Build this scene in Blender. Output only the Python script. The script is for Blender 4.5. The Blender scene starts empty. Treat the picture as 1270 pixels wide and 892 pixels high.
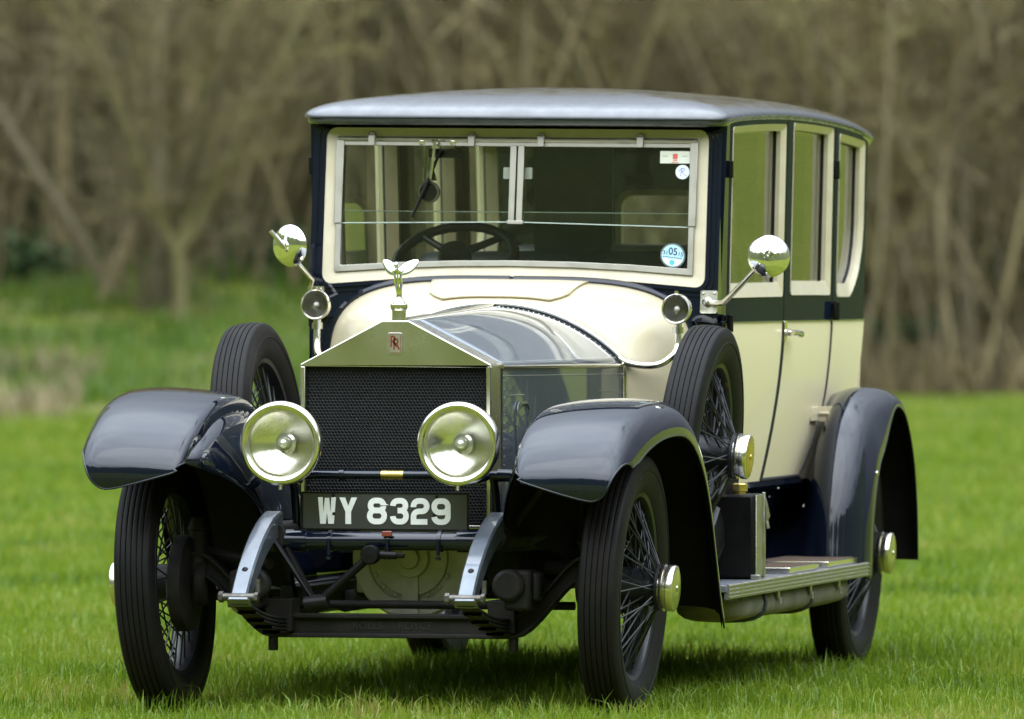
import bpy, bmesh, math, random
import numpy as np
from mathutils import Vector, Matrix, noise
R = math.radians
rng = random.Random(7)
nrg = np.random.default_rng(11)
sc = bpy.context.scene
col = sc.collection

# ------------------------------------------------------------------ camera, sky, sun, exposure
CAM = Vector((6.5918, -27.3588, 1.3217)); YAW = 0.223466
cam = bpy.data.cameras.new('camera'); camo = bpy.data.objects.new('camera', cam); col.objects.link(camo)
camo.location = CAM
camo.rotation_euler = (math.pi / 2 - 0.008317, 0, YAW)
cam.sensor_width = 36; cam.lens = 11345.77 / 1270 * 36
cam.clip_start = 0.5; cam.clip_end = 3000
cam.dof.use_dof = True; cam.dof.focus_distance = 28.4; cam.dof.aperture_fstop = 5.0
sc.camera = camo
FW = Vector((-math.sin(YAW), math.cos(YAW), 0)); RT = Vector((math.cos(YAW), math.sin(YAW), 0))

SUN_EL, SUN_AZ = R(54), R(172)          # azimuth clockwise from +Y
w = bpy.data.worlds.new('World'); sc.world = w; w.use_nodes = True
nt = w.node_tree; nt.nodes.clear()
def N(t, typ, **kw):
    n = t.nodes.new(typ)
    for k, v in kw.items(): setattr(n, k, v)
    return n
out = N(nt, 'ShaderNodeOutputWorld'); bg = N(nt, 'ShaderNodeBackground')
sky = N(nt, 'ShaderNodeTexSky', sky_type='NISHITA', sun_disc=False, sun_elevation=SUN_EL, sun_rotation=SUN_AZ)
tc = N(nt, 'ShaderNodeTexCoord'); mp = N(nt, 'ShaderNodeMapping'); mp.inputs['Scale'].default_value = (1, 1, 2.2)
nz = N(nt, 'ShaderNodeTexNoise'); nz.inputs['Scale'].default_value = 1.7; nz.inputs['Detail'].default_value = 4; nz.inputs['Roughness'].default_value = .55
rp = N(nt, 'ShaderNodeValToRGB'); rp.color_ramp.elements[0].position = .20; rp.color_ramp.elements[1].position = .44
nz2 = N(nt, 'ShaderNodeTexNoise'); nz2.inputs['Scale'].default_value = 2.6; nz2.inputs['Detail'].default_value = 4
rp2 = N(nt, 'ShaderNodeValToRGB')
rp2.color_ramp.elements[0].position = .3; rp2.color_ramp.elements[0].color = (7.0, 7.9, 9.0, 1)
rp2.color_ramp.elements[1].position = .7; rp2.color_ramp.elements[1].color = (9.6, 10.5, 11.6, 1)
mx = N(nt, 'ShaderNodeMixRGB')
nt.links.new(tc.outputs['Generated'], mp.inputs['Vector'])
nt.links.new(mp.outputs[0], nz.inputs['Vector']); nt.links.new(mp.outputs[0], nz2.inputs['Vector'])
nt.links.new(nz.outputs['Fac'], rp.inputs[0]); nt.links.new(nz2.outputs['Fac'], rp2.inputs[0])
nt.links.new(rp.outputs[0], mx.inputs[0]); nt.links.new(sky.outputs[0], mx.inputs[1]); nt.links.new(rp2.outputs[0], mx.inputs[2])
sp_ = N(nt, 'ShaderNodeSeparateXYZ'); nt.links.new(tc.outputs['Generated'], sp_.inputs[0])
gr = N(nt, 'ShaderNodeMapRange'); gr.inputs['From Min'].default_value = .05; gr.inputs['From Max'].default_value = .85; gr.inputs['To Min'].default_value = .40; gr.inputs['To Max'].default_value = 2.3
nt.links.new(sp_.outputs['Z'], gr.inputs['Value'])
mg = N(nt, 'ShaderNodeMixRGB', blend_type='MULTIPLY'); mg.inputs[0].default_value = 1
dv_ = N(nt, 'ShaderNodeVectorMath', operation='DOT_PRODUCT'); dv_.inputs[1].default_value = Vector((-.12, -.62, .78)).normalized()   # brightest cloud stands over the sun's quarter
nt.links.new(tc.outputs['Generated'], dv_.inputs[0])
ga = N(nt, 'ShaderNodeMapRange'); ga.interpolation_type = 'SMOOTHSTEP'; ga.inputs['From Min'].default_value = -.35; ga.inputs['From Max'].default_value = .80; ga.inputs['To Min'].default_value = .34; ga.inputs['To Max'].default_value = 1.6
nt.links.new(dv_.outputs['Value'], ga.inputs['Value'])
gm_ = N(nt, 'ShaderNodeMath', operation='MULTIPLY'); nt.links.new(gr.outputs[0], gm_.inputs[0]); nt.links.new(ga.outputs[0], gm_.inputs[1])
nt.links.new(mx.outputs[0], mg.inputs[1]); nt.links.new(gm_.outputs[0], mg.inputs[2])
nt.links.new(mg.outputs[0], bg.inputs['Color']); bg.inputs['Strength'].default_value = 0.15
nt.links.new(bg.outputs[0], out.inputs[0])
sl = bpy.data.lights.new('sun', 'SUN'); so = bpy.data.objects.new('sun', sl); col.objects.link(so)
sl.energy = .7; sl.angle = R(64); sl.color = (1, .965, .9)
sd = Vector((math.sin(SUN_AZ) * math.cos(SUN_EL), math.cos(SUN_AZ) * math.cos(SUN_EL), math.sin(SUN_EL)))
so.rotation_euler = sd.to_track_quat('Z', 'Y').to_euler(); so.location = (0, 0, 30)
sc.view_settings.view_transform = 'Standard'; sc.view_settings.look = 'None'
sc.view_settings.gamma = 1; sc.view_settings.use_curve_mapping = False
sc.view_settings.exposure = 0.18
try:
    sc.cycles.max_bounces = 8; sc.cycles.transparent_max_bounces = 24; sc.cycles.use_denoising = True
    sc.cycles.caustics_reflective = False; sc.cycles.caustics_refractive = False
except Exception: pass

# ------------------------------------------------------------------ materials
MATS = {}
def mat(name, color, rough=.5, metal=0, coat=0, spec=.5, var=None, vscale=20, bump=0, bscale=60, coat_rough=.03, rvar=0, coat_ior=1.5):
    m = bpy.data.materials.new(name); m.use_nodes = True; t = m.node_tree
    b = t.nodes['Principled BSDF']
    b.inputs['Base Color'].default_value = (*color, 1); b.inputs['Roughness'].default_value = rough
    b.inputs['Metallic'].default_value = metal; b.inputs['Coat Weight'].default_value = coat
    b.inputs['Coat Roughness'].default_value = coat_rough; b.inputs['Specular IOR Level'].default_value = spec
    b.inputs['Coat IOR'].default_value = coat_ior
    co = N(t, 'ShaderNodeTexCoord')
    if var:
        n = N(t, 'ShaderNodeTexNoise'); n.inputs['Scale'].default_value = vscale; n.inputs['Detail'].default_value = 6; n.inputs['Roughness'].default_value = .65
        r = N(t, 'ShaderNodeValToRGB'); r.color_ramp.elements[0].position = .32; r.color_ramp.elements[1].position = .68
        r.color_ramp.elements[0].color = (*color, 1); r.color_ramp.elements[1].color = (*var, 1)
        t.links.new(co.outputs['Object'], n.inputs['Vector']); t.links.new(n.outputs['Fac'], r.inputs[0]); t.links.new(r.outputs[0], b.inputs['Base Color'])
    if rvar:
        n = N(t, 'ShaderNodeTexNoise'); n.inputs['Scale'].default_value = vscale * .6; n.inputs['Detail'].default_value = 8
        mr = N(t, 'ShaderNodeMapRange'); mr.inputs['From Min'].default_value = .35; mr.inputs['From Max'].default_value = .7
        mr.inputs['To Min'].default_value = rough; mr.inputs['To Max'].default_value = rough + rvar
        t.links.new(co.outputs['Object'], n.inputs['Vector']); t.links.new(n.outputs['Fac'], mr.inputs['Value'])
        t.links.new(mr.outputs[0], b.inputs['Roughness'])
        if coat:
            mr2 = N(t, 'ShaderNodeMapRange'); mr2.inputs['From Min'].default_value = .4; mr2.inputs['From Max'].default_value = .75
            mr2.inputs['To Min'].default_value = coat_rough; mr2.inputs['To Max'].default_value = coat_rough + rvar * .5
            t.links.new(n.outputs['Fac'], mr2.inputs['Value']); t.links.new(mr2.outputs[0], b.inputs['Coat Roughness'])
    if bump:
        n = N(t, 'ShaderNodeTexNoise'); n.inputs['Scale'].default_value = bscale; n.inputs['Detail'].default_value = 4
        bp = N(t, 'ShaderNodeBump'); bp.inputs['Strength'].default_value = bump; bp.inputs['Distance'].default_value = .01
        t.links.new(co.outputs['Object'], n.inputs['Vector']); t.links.new(n.outputs['Fac'], bp.inputs['Height'])
        t.links.new(bp.outputs[0], b.inputs['Normal'])
    MATS[name] = m
    return m
navy = mat('navy_paint', (.003, .0052, .012), .2, 0, 1, spec=.0, var=(.004, .0066, .015), vscale=3, rvar=.10, coat_rough=.012, coat_ior=1.5)
navy_door = mat('navy_door_paint', (.0045, .0085, .018), .4, 0, .2, spec=0.0, var=(.006, .011, .022), vscale=3, rvar=.10, coat_rough=.03)
navy_roof = mat('roof_paint', (.010, .013, .022), .3, 0, 1, var=(.034, .036, .042), vscale=22, rvar=.4, coat_rough=.03, coat_ior=1.62)
cream = mat('cream_paint_dimmed', (.475, .41, .268), .4, 0, .45, var=(.495, .43, .285), vscale=2.5, rvar=.1, coat_rough=.03)  # body cream darkened to offset the strong light on the scuttle
cream_lifted = mat('cream_paint_lifted', (.76, .655, .43), .45, 0, .2, var=(.77, .67, .45), vscale=2.5, rvar=.1, coat_rough=.03)  # same cream, lighter and warmer to offset side shade and grass bounce
cream_frame = mat('cream_window_paint', (.57, .51, .36), .45, 0, .3, var=(.51, .445, .30), vscale=14, rvar=.15)
alum = mat('slate_metal', (.085, .102, .122), .30, .45, 1, var=(.10, .117, .137), vscale=5, rvar=.09, coat_rough=.02)
silver = mat('nickel_silver', (.60, .58, .49), .17, 1, 0, var=(.52, .50, .41), vscale=5, rvar=.14)
nickel = mat('nickel_plate', (.78, .75, .67), .12, 1, 0, var=(.66, .62, .52), vscale=26, rvar=.14)
chrome = mat('bright_plate', (.86, .85, .82), .05, 1, 0, var=(.8, .79, .74), vscale=12, rvar=.05)
dull_nickel = mat('dull_nickel', (.36, .345, .29), .3, 1, 0, var=(.36, .34, .28), vscale=30, rvar=.25)
brass = mat('brass', (.72, .52, .18), .22, 1, 0, var=(.55, .38, .13), vscale=40, rvar=.2)
black_en = mat('black_enamel', (.003, .003, .0035), .4, 0, .12, spec=.1, var=(.006, .0055, .005), vscale=14, rvar=.25)
chassis_m = mat('chassis_black', (.009, .009, .009), .5, 0, 0, spec=.22, var=(.024, .021, .018), vscale=11, rvar=.25, bump=.1)
spoke_m = mat('spoke_enamel', (.008, .009, .011), .4, 0, .15, spec=.3, var=(.014, .014, .014), vscale=30)
rubber = mat('tyre_rubber', (.0045, .0045, .005), .5, 0, 0, spec=.14, var=(.012, .0105, .0085), vscale=5, rvar=.2, bump=.12, bscale=120)
coremat = mat('radiator_black', (.006, .0065, .0065), .5, 0, spec=.2)
castalum = mat('cast_aluminium', (.55, .53, .46), .55, .3, 0, var=(.42, .40, .34), vscale=9, rvar=.2, bump=.15)
iron_grey = mat('grey_blue_enamel', (.12, .138, .165), .28, .5, .7, var=(.085, .10, .12), vscale=14, rvar=.25)
under = mat('shade_black', (.006, .006, .006), .8, 0, 0, spec=.1, var=(.012, .011, .009), vscale=12)  # matte black that puts the arch shade into the colour
wood = mat('varnished_wood', (.32, .14, .04), .4, 0, .4, var=(.20, .085, .025), vscale=9)
tan = mat('tan_trim', (.36, .29, .19), .6, var=(.28, .22, .14), vscale=12)
leather = mat('dark_leather', (.035, .04, .042), .5, 0, .1, var=(.05, .055, .055), vscale=16, bump=.2)
cloth = mat('cabin_lining', (.10, .115, .085), .9, var=(.14, .15, .11), vscale=24)
coir = mat('coir_mat', (.12, .075, .045), .95, var=(.07, .043, .027), vscale=60, bump=1.0, bscale=240)
canvas = mat('grey_canvas', (.20, .185, .155), .7, var=(.11, .10, .08), vscale=9, bump=.2)
white_en = mat('white_enamel', (.78, .78, .76), .4, 0, .2, var=(.70, .70, .67), vscale=40)
plate_black = mat('plate_black', (.022, .022, .022), .4, 0, .2, var=(.036, .035, .033), vscale=10)
red_en = mat('red_enamel', (.17, .025, .018), .35, 0, .5)
blue_paper = mat('blue_paper', (.30, .55, .68), .6, var=(.45, .66, .74), vscale=60)
cyan_ink = mat('cyan_ink', (.06, .42, .62), .6)
pale_paper = mat('pale_paper', (.72, .74, .66), .6, var=(.68, .68, .52), vscale=30)
blue_ink = mat('blue_ink', (.05, .10, .40), .6)
dark_ink = mat('dark_ink', (.015, .03, .07), .6)
red_ink = mat('red_ink', (.65, .12, .09), .6)
dark_gap = mat('gap_black', (.01, .011, .012), .6)
reflector = mat('silvered_reflector', (.84, .82, .75), .05, 1)
lamp_refl = mat('lamp_reflector', (.86, .84, .76), .14, 1, 0, var=(.78, .75, .66), vscale=18, rvar=.1)

def glass_mat(name, tint, f0=.5, rough=.0):
    m = bpy.data.materials.new(name); m.use_nodes = True; t = m.node_tree; t.nodes.clear()
    o = N(t, 'ShaderNodeOutputMaterial'); tr = N(t, 'ShaderNodeBsdfTransparent'); tr.inputs[0].default_value = (*tint, 1)
    g = N(t, 'ShaderNodeBsdfGlossy'); g.inputs['Roughness'].default_value = rough; g.inputs[0].default_value = (1, 1, 1, 1)
    fr = N(t, 'ShaderNodeFresnel'); fr.inputs[0].default_value = 1.5
    mu = N(t, 'ShaderNodeMath', operation='MULTIPLY', use_clamp=True); mu.inputs[1].default_value = f0
    mi = N(t, 'ShaderNodeMixShader')
    t.links.new(fr.outputs[0], mu.inputs[0]); t.links.new(mu.outputs[0], mi.inputs[0])
    t.links.new(tr.outputs[0], mi.inputs[1]); t.links.new(g.outputs[0], mi.inputs[2]); t.links.new(mi.outputs[0], o.inputs[0])
    return m
glass = glass_mat('window_glass', (.94, .97, .90), 1.55)
side_glass = glass_mat('side_window_glass', (.92, .96, .88), .95)
lens_glass = glass_mat('lamp_glass', (.95, .95, .90), 1.4)

# ------------------------------------------------------------------ mesh builder
def catmull(pts, n):
    pts = [Vector(p) for p in pts]; o = []
    for i in range(len(pts) - 1):
        p0 = pts[max(i - 1, 0)]; p1 = pts[i]; p2 = pts[i + 1]; p3 = pts[min(i + 2, len(pts) - 1)]
        for k in range(n):
            t = k / n
            o.append(.5 * ((2 * p1) + (p2 - p0) * t + (2 * p0 - 5 * p1 + 4 * p2 - p3) * t * t + (3 * p1 - p0 - 3 * p2 + p3) * t ** 3))
    o.append(pts[-1]); return o
class MB:
    def __init__(s): s.v = []; s.f = []; s.m = []
    def add(s, vs, fs, m=0):
        k = len(s.v); s.v += [Vector(v) for v in vs]; s.f += [tuple(i + k for i in f) for f in fs]; s.m += [m] * len(fs); return s
    def box(s, c, size, rot=None, m=0):
        c = Vector(c); h = [x / 2 for x in size]; M = rot if rot else Matrix.Identity(3)
        vs = [c + M @ Vector((x * h[0], y * h[1], z * h[2])) for x in (-1, 1) for y in (-1, 1) for z in (-1, 1)]
        return s.add(vs, [(0, 1, 3, 2), (4, 6, 7, 5), (0, 4, 5, 1), (2, 3, 7, 6), (0, 2, 6, 4), (1, 5, 7, 3)], m)
    def grid(s, P, m=0, cu=False, cv=False):
        nu, nv = len(P), len(P[0]); vs = [p for r in P for p in r]; fs = []
        for i in range(nu if cu else nu - 1):
            for j in range(nv if cv else nv - 1):
                a, b = i, (i + 1) % nu; c, d = j, (j + 1) % nv
                fs.append((a * nv + c, b * nv + c, b * nv + d, a * nv + d))
        return s.add(vs, fs, m)
    def tube(s, path, r, n=10, m=0, caps=True, closed=False, flat=1.0, up=None):
        path = [Vector(p) for p in path]; k = len(path); P = []
        rr = r if isinstance(r, (list, tuple)) else [r] * k
        u = None
        for i, p in enumerate(path):
            a = path[i - 1] if (i > 0 or closed) else p; b = path[(i + 1) % k] if (i < k - 1 or closed) else p
            t = (b - a).normalized()
            if u is None:
                u = Vector(up) if up else (Vector((0, 0, 1)) if abs(t.z) < .9 else Vector((1, 0, 0)))
            u = (u - t * u.dot(t)).normalized(); v = t.cross(u)
            P.append([p + rr[i] * (math.cos(2 * math.pi * j / n) * u * flat + math.sin(2 * math.pi * j / n) * v) for j in range(n)])
        s.grid(P, m, cu=closed, cv=True)
        if caps and not closed:
            for ring, rev in ((P[0], True), (P[-1], False)):
                s.add(ring, [tuple(reversed(range(n))) if rev else tuple(range(n))], m)
        return s
    def lathe(s, prof, o=(0, 0, 0), ax=(1, 0, 0), n=32, m=0, up=None):
        o = Vector(o); ax = Vector(ax).normalized(); u = Vector(up) if up else (Vector((0, 0, 1)) if abs(ax.z) < .9 else Vector((1, 0, 0)))
        u = (u - ax * u.dot(ax)).normalized(); v = ax.cross(u)
        P = [[o + ax * h + r * (math.cos(2 * math.pi * j / n) * u + math.sin(2 * math.pi * j / n) * v) for j in range(n)] for r, h in prof]
        return s.grid(P, m, cv=True)
    def prism(s, poly, fn, d0, d1, m=0):
        n = len(poly); a = [fn(x, y, d0) for x, y in poly]; b = [fn(x, y, d1) for x, y in poly]
        s.add(a + b, [tuple(range(n)), tuple(reversed(range(n, 2 * n)))] + [(i, (i + 1) % n, n + (i + 1) % n, n + i) for i in range(n)], m); return s
    def ring(s, o, i, fn, do0, di0, do1, di1, m=0):
        P = [[fn(x, y, do0) for x, y in o], [fn(x, y, di0) for x, y in i], [fn(x, y, di1) for x, y in i], [fn(x, y, do1) for x, y in o]]
        return s.grid(P, m, cu=True, cv=True)
    def dome(s, c, nrm, r, m=0, h=.5, n=6):
        return s.lathe([(r, 0), (r * .75, r * h * .7), (.0001, r * h)], c, nrm, n, m)
    def build(s, name, mats, parent=None, lean=0.0, smooth=42, bevel=0, solid=0, loc=None, recalc=True):
        me = bpy.data.meshes.new(name)
        vs = [(v.x, v.y, v.z + lean * v.x) for v in s.v]
        me.from_pydata(vs, [], s.f)
        mats = mats if isinstance(mats, (list, tuple)) else [mats]
        for m in mats: me.materials.append(m)
        if len(mats) > 1: me.polygons.foreach_set('material_index', s.m)
        if recalc:
            b = bmesh.new(); b.from_mesh(me)
            bmesh.ops.remove_doubles(b, verts=b.verts, dist=2e-5)
            bmesh.ops.recalc_face_normals(b, faces=b.faces); b.to_mesh(me); b.free()
        me.polygons.foreach_set('use_smooth', [True] * len(me.polygons)); me.set_sharp_from_angle(angle=R(smooth)); me.update()
        o = bpy.data.objects.new(name, me); col.objects.link(o)
        if loc: o.location = loc
        if parent: o.parent = parent
        if solid: d = o.modifiers.new('solid', 'SOLIDIFY'); d.thickness = solid; d.offset = 0
        if bevel:
            d = o.modifiers.new('bevel', 'BEVEL'); d.width = bevel; d.segments = 2; d.limit_method = 'ANGLE'; d.angle_limit = R(40); d.harden_normals = False
        return o
def tag(o, label=None, cat=None, group=None, kind=None):
    if label: o['label'] = label
    if cat: o['category'] = cat
    if group: o['group'] = group
    if kind: o['kind'] = kind
    return o
def empty(name, loc, rz=0):
    o = bpy.data.objects.new(name, None); col.objects.link(o); o.location = loc; o.rotation_euler = (0, 0, rz); o.empty_display_size = .2; return o
def copy_tree(o, parent=None):
    c = o.copy(); col.objects.link(c)
    if parent: c.parent = parent
    for ch in list(o.children): copy_tree(ch, c)
    return c
def text_geo(s, size, bold=0.0):
    cu = bpy.data.curves.new('t', 'FONT'); cu.body = s; cu.size = size; cu.align_x = 'CENTER'; cu.align_y = 'CENTER'; cu.offset = bold
    o = bpy.data.objects.new('t', cu); col.objects.link(o); bpy.context.view_layer.update()
    me = bpy.data.meshes.new_from_object(o.evaluated_get(bpy.context.evaluated_depsgraph_get()))
    vs = [v.co.copy() for v in me.vertices]; fs = [tuple(p.vertices) for p in me.polygons]
    bpy.data.objects.remove(o); bpy.data.curves.remove(cu); bpy.data.meshes.remove(me)
    return vs, fs
def ribbon(mb, pts, hw, fn, d0, d1, m=0, closed=False):
    pts = [Vector((x, y)) for x, y in pts]; n = len(pts); L = []; Rr = []
    for i, p in enumerate(pts):
        a = pts[i - 1] if (i or closed) else None; b = pts[(i + 1) % n] if (i < n - 1 or closed) else None
        ta = (p - a).normalized() if a is not None else None; tb = (b - p).normalized() if b is not None else None
        if ta is None: ta = tb
        if tb is None: tb = ta
        na = Vector((-ta.y, ta.x)); nb = Vector((-tb.y, tb.x)); nn = (na + nb)
        nn = nn / max(.25, nn.dot(na)) if nn.length > .2 else na
        if nn.length > 1.9: nn = nn.normalized() * 1.9
        L.append(p + nn * hw); Rr.append(p - nn * hw)
    P = [[fn(*q, d0) for q in L], [fn(*q, d0) for q in Rr], [fn(*q, d1) for q in Rr], [fn(*q, d1) for q in L]]
    mb.grid(P, m, cu=True, cv=closed)
    if not closed:
        for k in (0, n - 1): mb.add([P[0][k], P[1][k], P[2][k], P[3][k]], [(0, 1, 2, 3)], m)
def rr(x0, x1, y0, y1, r=.01, n=5, ns=6):
    """rounded rectangle; r scalar or (bl, br, tr, tl); always the same count and order of points"""
    r = r if isinstance(r, (tuple, list)) else (r,) * 4
    cs = [(x0 + r[0], y0 + r[0], r[0], 180), (x1 - r[1], y0 + r[1], r[1], 270), (x1 - r[2], y1 - r[2], r[2], 0), (x0 + r[3], y1 - r[3], r[3], 90)]
    o = []
    for i, (cx, cy, q, a) in enumerate(cs):
        arc = [(cx + q * math.cos(R(a + 90 * k / n)), cy + q * math.sin(R(a + 90 * k / n))) for k in range(n + 1)]
        nx = cs[(i + 1) % 4]; e = arc[-1]; s_ = (nx[0] + nx[2] * math.cos(R(nx[3])), nx[1] + nx[2] * math.sin(R(nx[3])))
        o += arc + [(e[0] + (s_[0] - e[0]) * k / ns, e[1] + (s_[1] - e[1]) * k / ns) for k in range(1, ns)]
    return o
def arc_pts(cx, cy, r, a0, a1, n): return [(cx + r * math.cos(R(a0 + (a1 - a0) * k / n)), cy + r * math.sin(R(a0 + (a1 - a0) * k / n))) for k in range(n + 1)]
def sstep(a, b, x): t = min(1, max(0, (x - a) / (b - a))); return t * t * (3 - 2 * t)

# ------------------------------------------------------------------ ground and terrain
def terrain(x, y):
    p = Vector((x - CAM.x, y - CAM.y, 0)); D = p.dot(FW); Lr = p.dot(RT)
    h = 0.0
    h += 1.75 * sstep(88, 116, D) * sstep(.5, -3.2, Lr) * (1 if Lr > -60 else 1)
    h += .35 * sstep(107, 118, D)
    h += 34.0 * sstep(122, 200, D) * sstep(20, 9, Lr)
    h += 7.0 * sstep(14, 70, Lr) * sstep(20, 90, D)
    if D > 75: h += .10 * noise.noise(Vector((x * .35, y * .35, 0))) * sstep(75, 90, D)
    h += .03 * noise.noise(Vector((x * .12, y * .12, 3)))
    r = math.hypot(x, y)
    h += 5 * sstep(110, 220, r) * sstep(20, -30, D)
    if r < 9: h *= sstep(4, 9, r)
    return h
def gcoord():
    a = [-700, -500, -360, -260, -190, -150, -120, -100, -85, -72, -60, -50]
    return a
Ds = [-600, -420, -300, -220, -160, -120, -90, -65, -45, -30, -15, 0, 10, 18] + [22 + i * 1.0 for i in range(120)] + [145 + i * 4 for i in range(14)] + [215, 250, 320, 450, 700]
Ls = [-700, -480, -320, -220, -150, -110, -80, -60, -48, -38, -30, -25] + [-21 + i * .75 for i in range(57)] + [24, 28, 33, 39, 46, 55, 66, 80, 100, 140, 200, 300, 450, 700]
g = MB(); P = []
for D in Ds:
    row = []
    for Lr in Ls:
        q = CAM + FW * D + RT * Lr; row.append(Vector((q.x, q.y, terrain(q.x, q.y))))
    P.append(row)
g.grid(P)
def ground_material():
    m = bpy.data.materials.new('turf_ground'); m.use_nodes = True; t = m.node_tree; b = t.nodes['Principled BSDF']
    b.inputs['Roughness'].default_value = .95; b.inputs['Specular IOR Level'].default_value = .1
    ge = N(t, 'ShaderNodeNewGeometry')
    def noi(s, d=5, r=.6):
        n = N(t, 'ShaderNodeTexNoise'); n.inputs['Scale'].default_value = s; n.inputs['Detail'].default_value = d; n.inputs['Roughness'].default_value = r
        t.links.new(ge.outputs['Position'], n.inputs['Vector']); return n.outputs['Fac']
    def ramp(f, a, b_, c0, c1):
        r = N(t, 'ShaderNodeValToRGB'); r.color_ramp.elements[0].position = a; r.color_ramp.elements[1].position = b_
        r.color_ramp.elements[0].color = (*c0, 1); r.color_ramp.elements[1].color = (*c1, 1); t.links.new(f, r.inputs[0]); return r.outputs[0]
    def mixc(f, a, b_):
        k = N(t, 'ShaderNodeMixRGB'); t.links.new(f, k.inputs[0]); t.links.new(a, k.inputs[1]); t.links.new(b_, k.inputs[2]); return k.outputs[0]
    grass = ramp(noi(.55), .3, .72, (0.100, 0.130, 0.013), (0.152, 0.173, 0.022))
    fine = ramp(noi(9, 6, .7), .35, .75, (0.086, 0.109, 0.012), (0.165, 0.179, 0.026))
    k = N(t, 'ShaderNodeMixRGB'); k.inputs[0].default_value = .45; t.links.new(grass, k.inputs[1]); t.links.new(fine, k.inputs[2]); grass = k.outputs[0]
    # woodland floor: distance along the view of the field, plus noise, decides turf or leaf litter
    dt = N(t, 'ShaderNodeVectorMath', operation='DOT_PRODUCT'); dt.inputs[1].default_value = FW
    t.links.new(ge.outputs['Position'], dt.inputs[0])
    dr = N(t, 'ShaderNodeVectorMath', operation='DOT_PRODUCT'); dr.inputs[1].default_value = RT
    t.links.new(ge.outputs['Position'], dr.inputs[0])
    d0 = CAM.dot(FW); l0 = CAM.dot(RT)
    nn = noi(.5, 4)
    def mr(v, a, b_, c, d_):
        q = N(t, 'ShaderNodeMapRange'); q.inputs[1].default_value = a; q.inputs[2].default_value = b_; q.inputs[3].default_value = c; q.inputs[4].default_value = d_
        t.links.new(v, q.inputs[0]); return q.outputs[0]
    def math2(op, a, b_):
        q = N(t, 'ShaderNodeMath', operation=op, use_clamp=False); 
        for i, z in enumerate((a, b_)):
            if isinstance(z, (int, float)): q.inputs[i].default_value = z
            else: t.links.new(z, q.inputs[i])
        return q.outputs[0]
    right = math2('MULTIPLY', mr(dt.outputs['Value'], d0 + 104.5, d0 + 107, 0, 1), mr(dr.outputs['Value'], l0 - 1.5, l0 + .5, 0, 1))
    far = mr(dt.outputs['Value'], d0 + 113, d0 + 121, 0, 1)
    litter = math2('MAXIMUM', right, far)
    # keep the litter on the wood's own side only (the grass slope to the right stays turf)
    litter = math2('MULTIPLY', litter, mr(dr.outputs['Value'], l0 + 10, l0 + 15, 1, 0))
    litter = math2('MULTIPLY', litter, mr(nn, .25, .5, .55, 1))
    patches = math2('MULTIPLY', mr(noi(.9, 4), .42, .58, 0, .85), mr(dt.outputs['Value'], d0 + 84, d0 + 90, 0, 1))
    patches = math2('MULTIPLY', patches, mr(dr.outputs['Value'], l0 + 6, l0 + 12, 1, 0))
    brown = ramp(noi(3.5, 6), .3, .7, (.085, .066, .04), (.17, .135, .08))
    straw = ramp(noi(5, 5), .3, .7, (.085, .11, .03), (.20, .165, .085))
    c = mixc(patches, grass, straw); c = mixc(litter, c, brown)
    t.links.new(c, b.inputs['Base Color'])
    bp = N(t, 'ShaderNodeBump'); bp.inputs['Strength'].default_value = .6; bp.inputs['Distance'].default_value = .05
    t.links.new(noi(14, 6, .7), bp.inputs['Height']); t.links.new(bp.outputs[0], b.inputs['Normal'])
    return m
go = g.build('ground', ground_material(), smooth=180, recalc=False); tag(go, kind='structure')

# grass: one stuff object of single blades
def grass_material(name, cols, trans=.5):
    m = bpy.data.materials.new(name); m.use_nodes = True; t = m.node_tree; t.nodes.clear()
    o = N(t, 'ShaderNodeOutputMaterial'); ge = N(t, 'ShaderNodeNewGeometry')
    r = N(t, 'ShaderNodeValToRGB'); e = r.color_ramp.elements
    while len(e) < len(cols): e.new(.5)
    for i, (p_, c) in enumerate(cols): e[i].position = p_; e[i].color = (*c, 1)
    n = N(t, 'ShaderNodeTexNoise'); n.inputs['Scale'].default_value = .8; n.inputs['Detail'].default_value = 4
    t.links.new(ge.outputs['Position'], n.inputs['Vector'])
    a = N(t, 'ShaderNodeMath', operation='MULTIPLY_ADD'); a.inputs[1].default_value = .62
    b = N(t, 'ShaderNodeMath', operation='MULTIPLY_ADD'); b.inputs[1].default_value = 2.0; b.inputs[2].default_value = -.81
    t.links.new(n.outputs['Fac'], b.inputs[0]); t.links.new(ge.outputs['Random Per Island'], a.inputs[0]); t.links.new(b.outputs[0], a.inputs[2])
    t.links.new(a.outputs[0], r.inputs[0])
    d = N(t, 'ShaderNodeBsdfDiffuse'); tr = N(t, 'ShaderNodeBsdfTranslucent'); gl = N(t, 'ShaderNodeBsdfGlossy'); gl.inputs['Roughness'].default_value = .35; gl.inputs[0].default_value = (.7, .8, .7, 1)
    m1 = N(t, 'ShaderNodeMixShader'); m1.inputs[0].default_value = trans; m2 = N(t, 'ShaderNodeMixShader'); m2.inputs[0].default_value = .022
    t.links.new(r.outputs[0], d.inputs[0]); t.links.new(r.outputs[0], tr.inputs[0])
    t.links.new(d.outputs[0], m1.inputs[1]); t.links.new(tr.outputs[0], m1.inputs[2]); t.links.new(m1.outputs[0], m2.inputs[1]); t.links.new(gl.outputs[0], m2.inputs[2]); t.links.new(m2.outputs[0], o.inputs[0])
    return m
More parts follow.
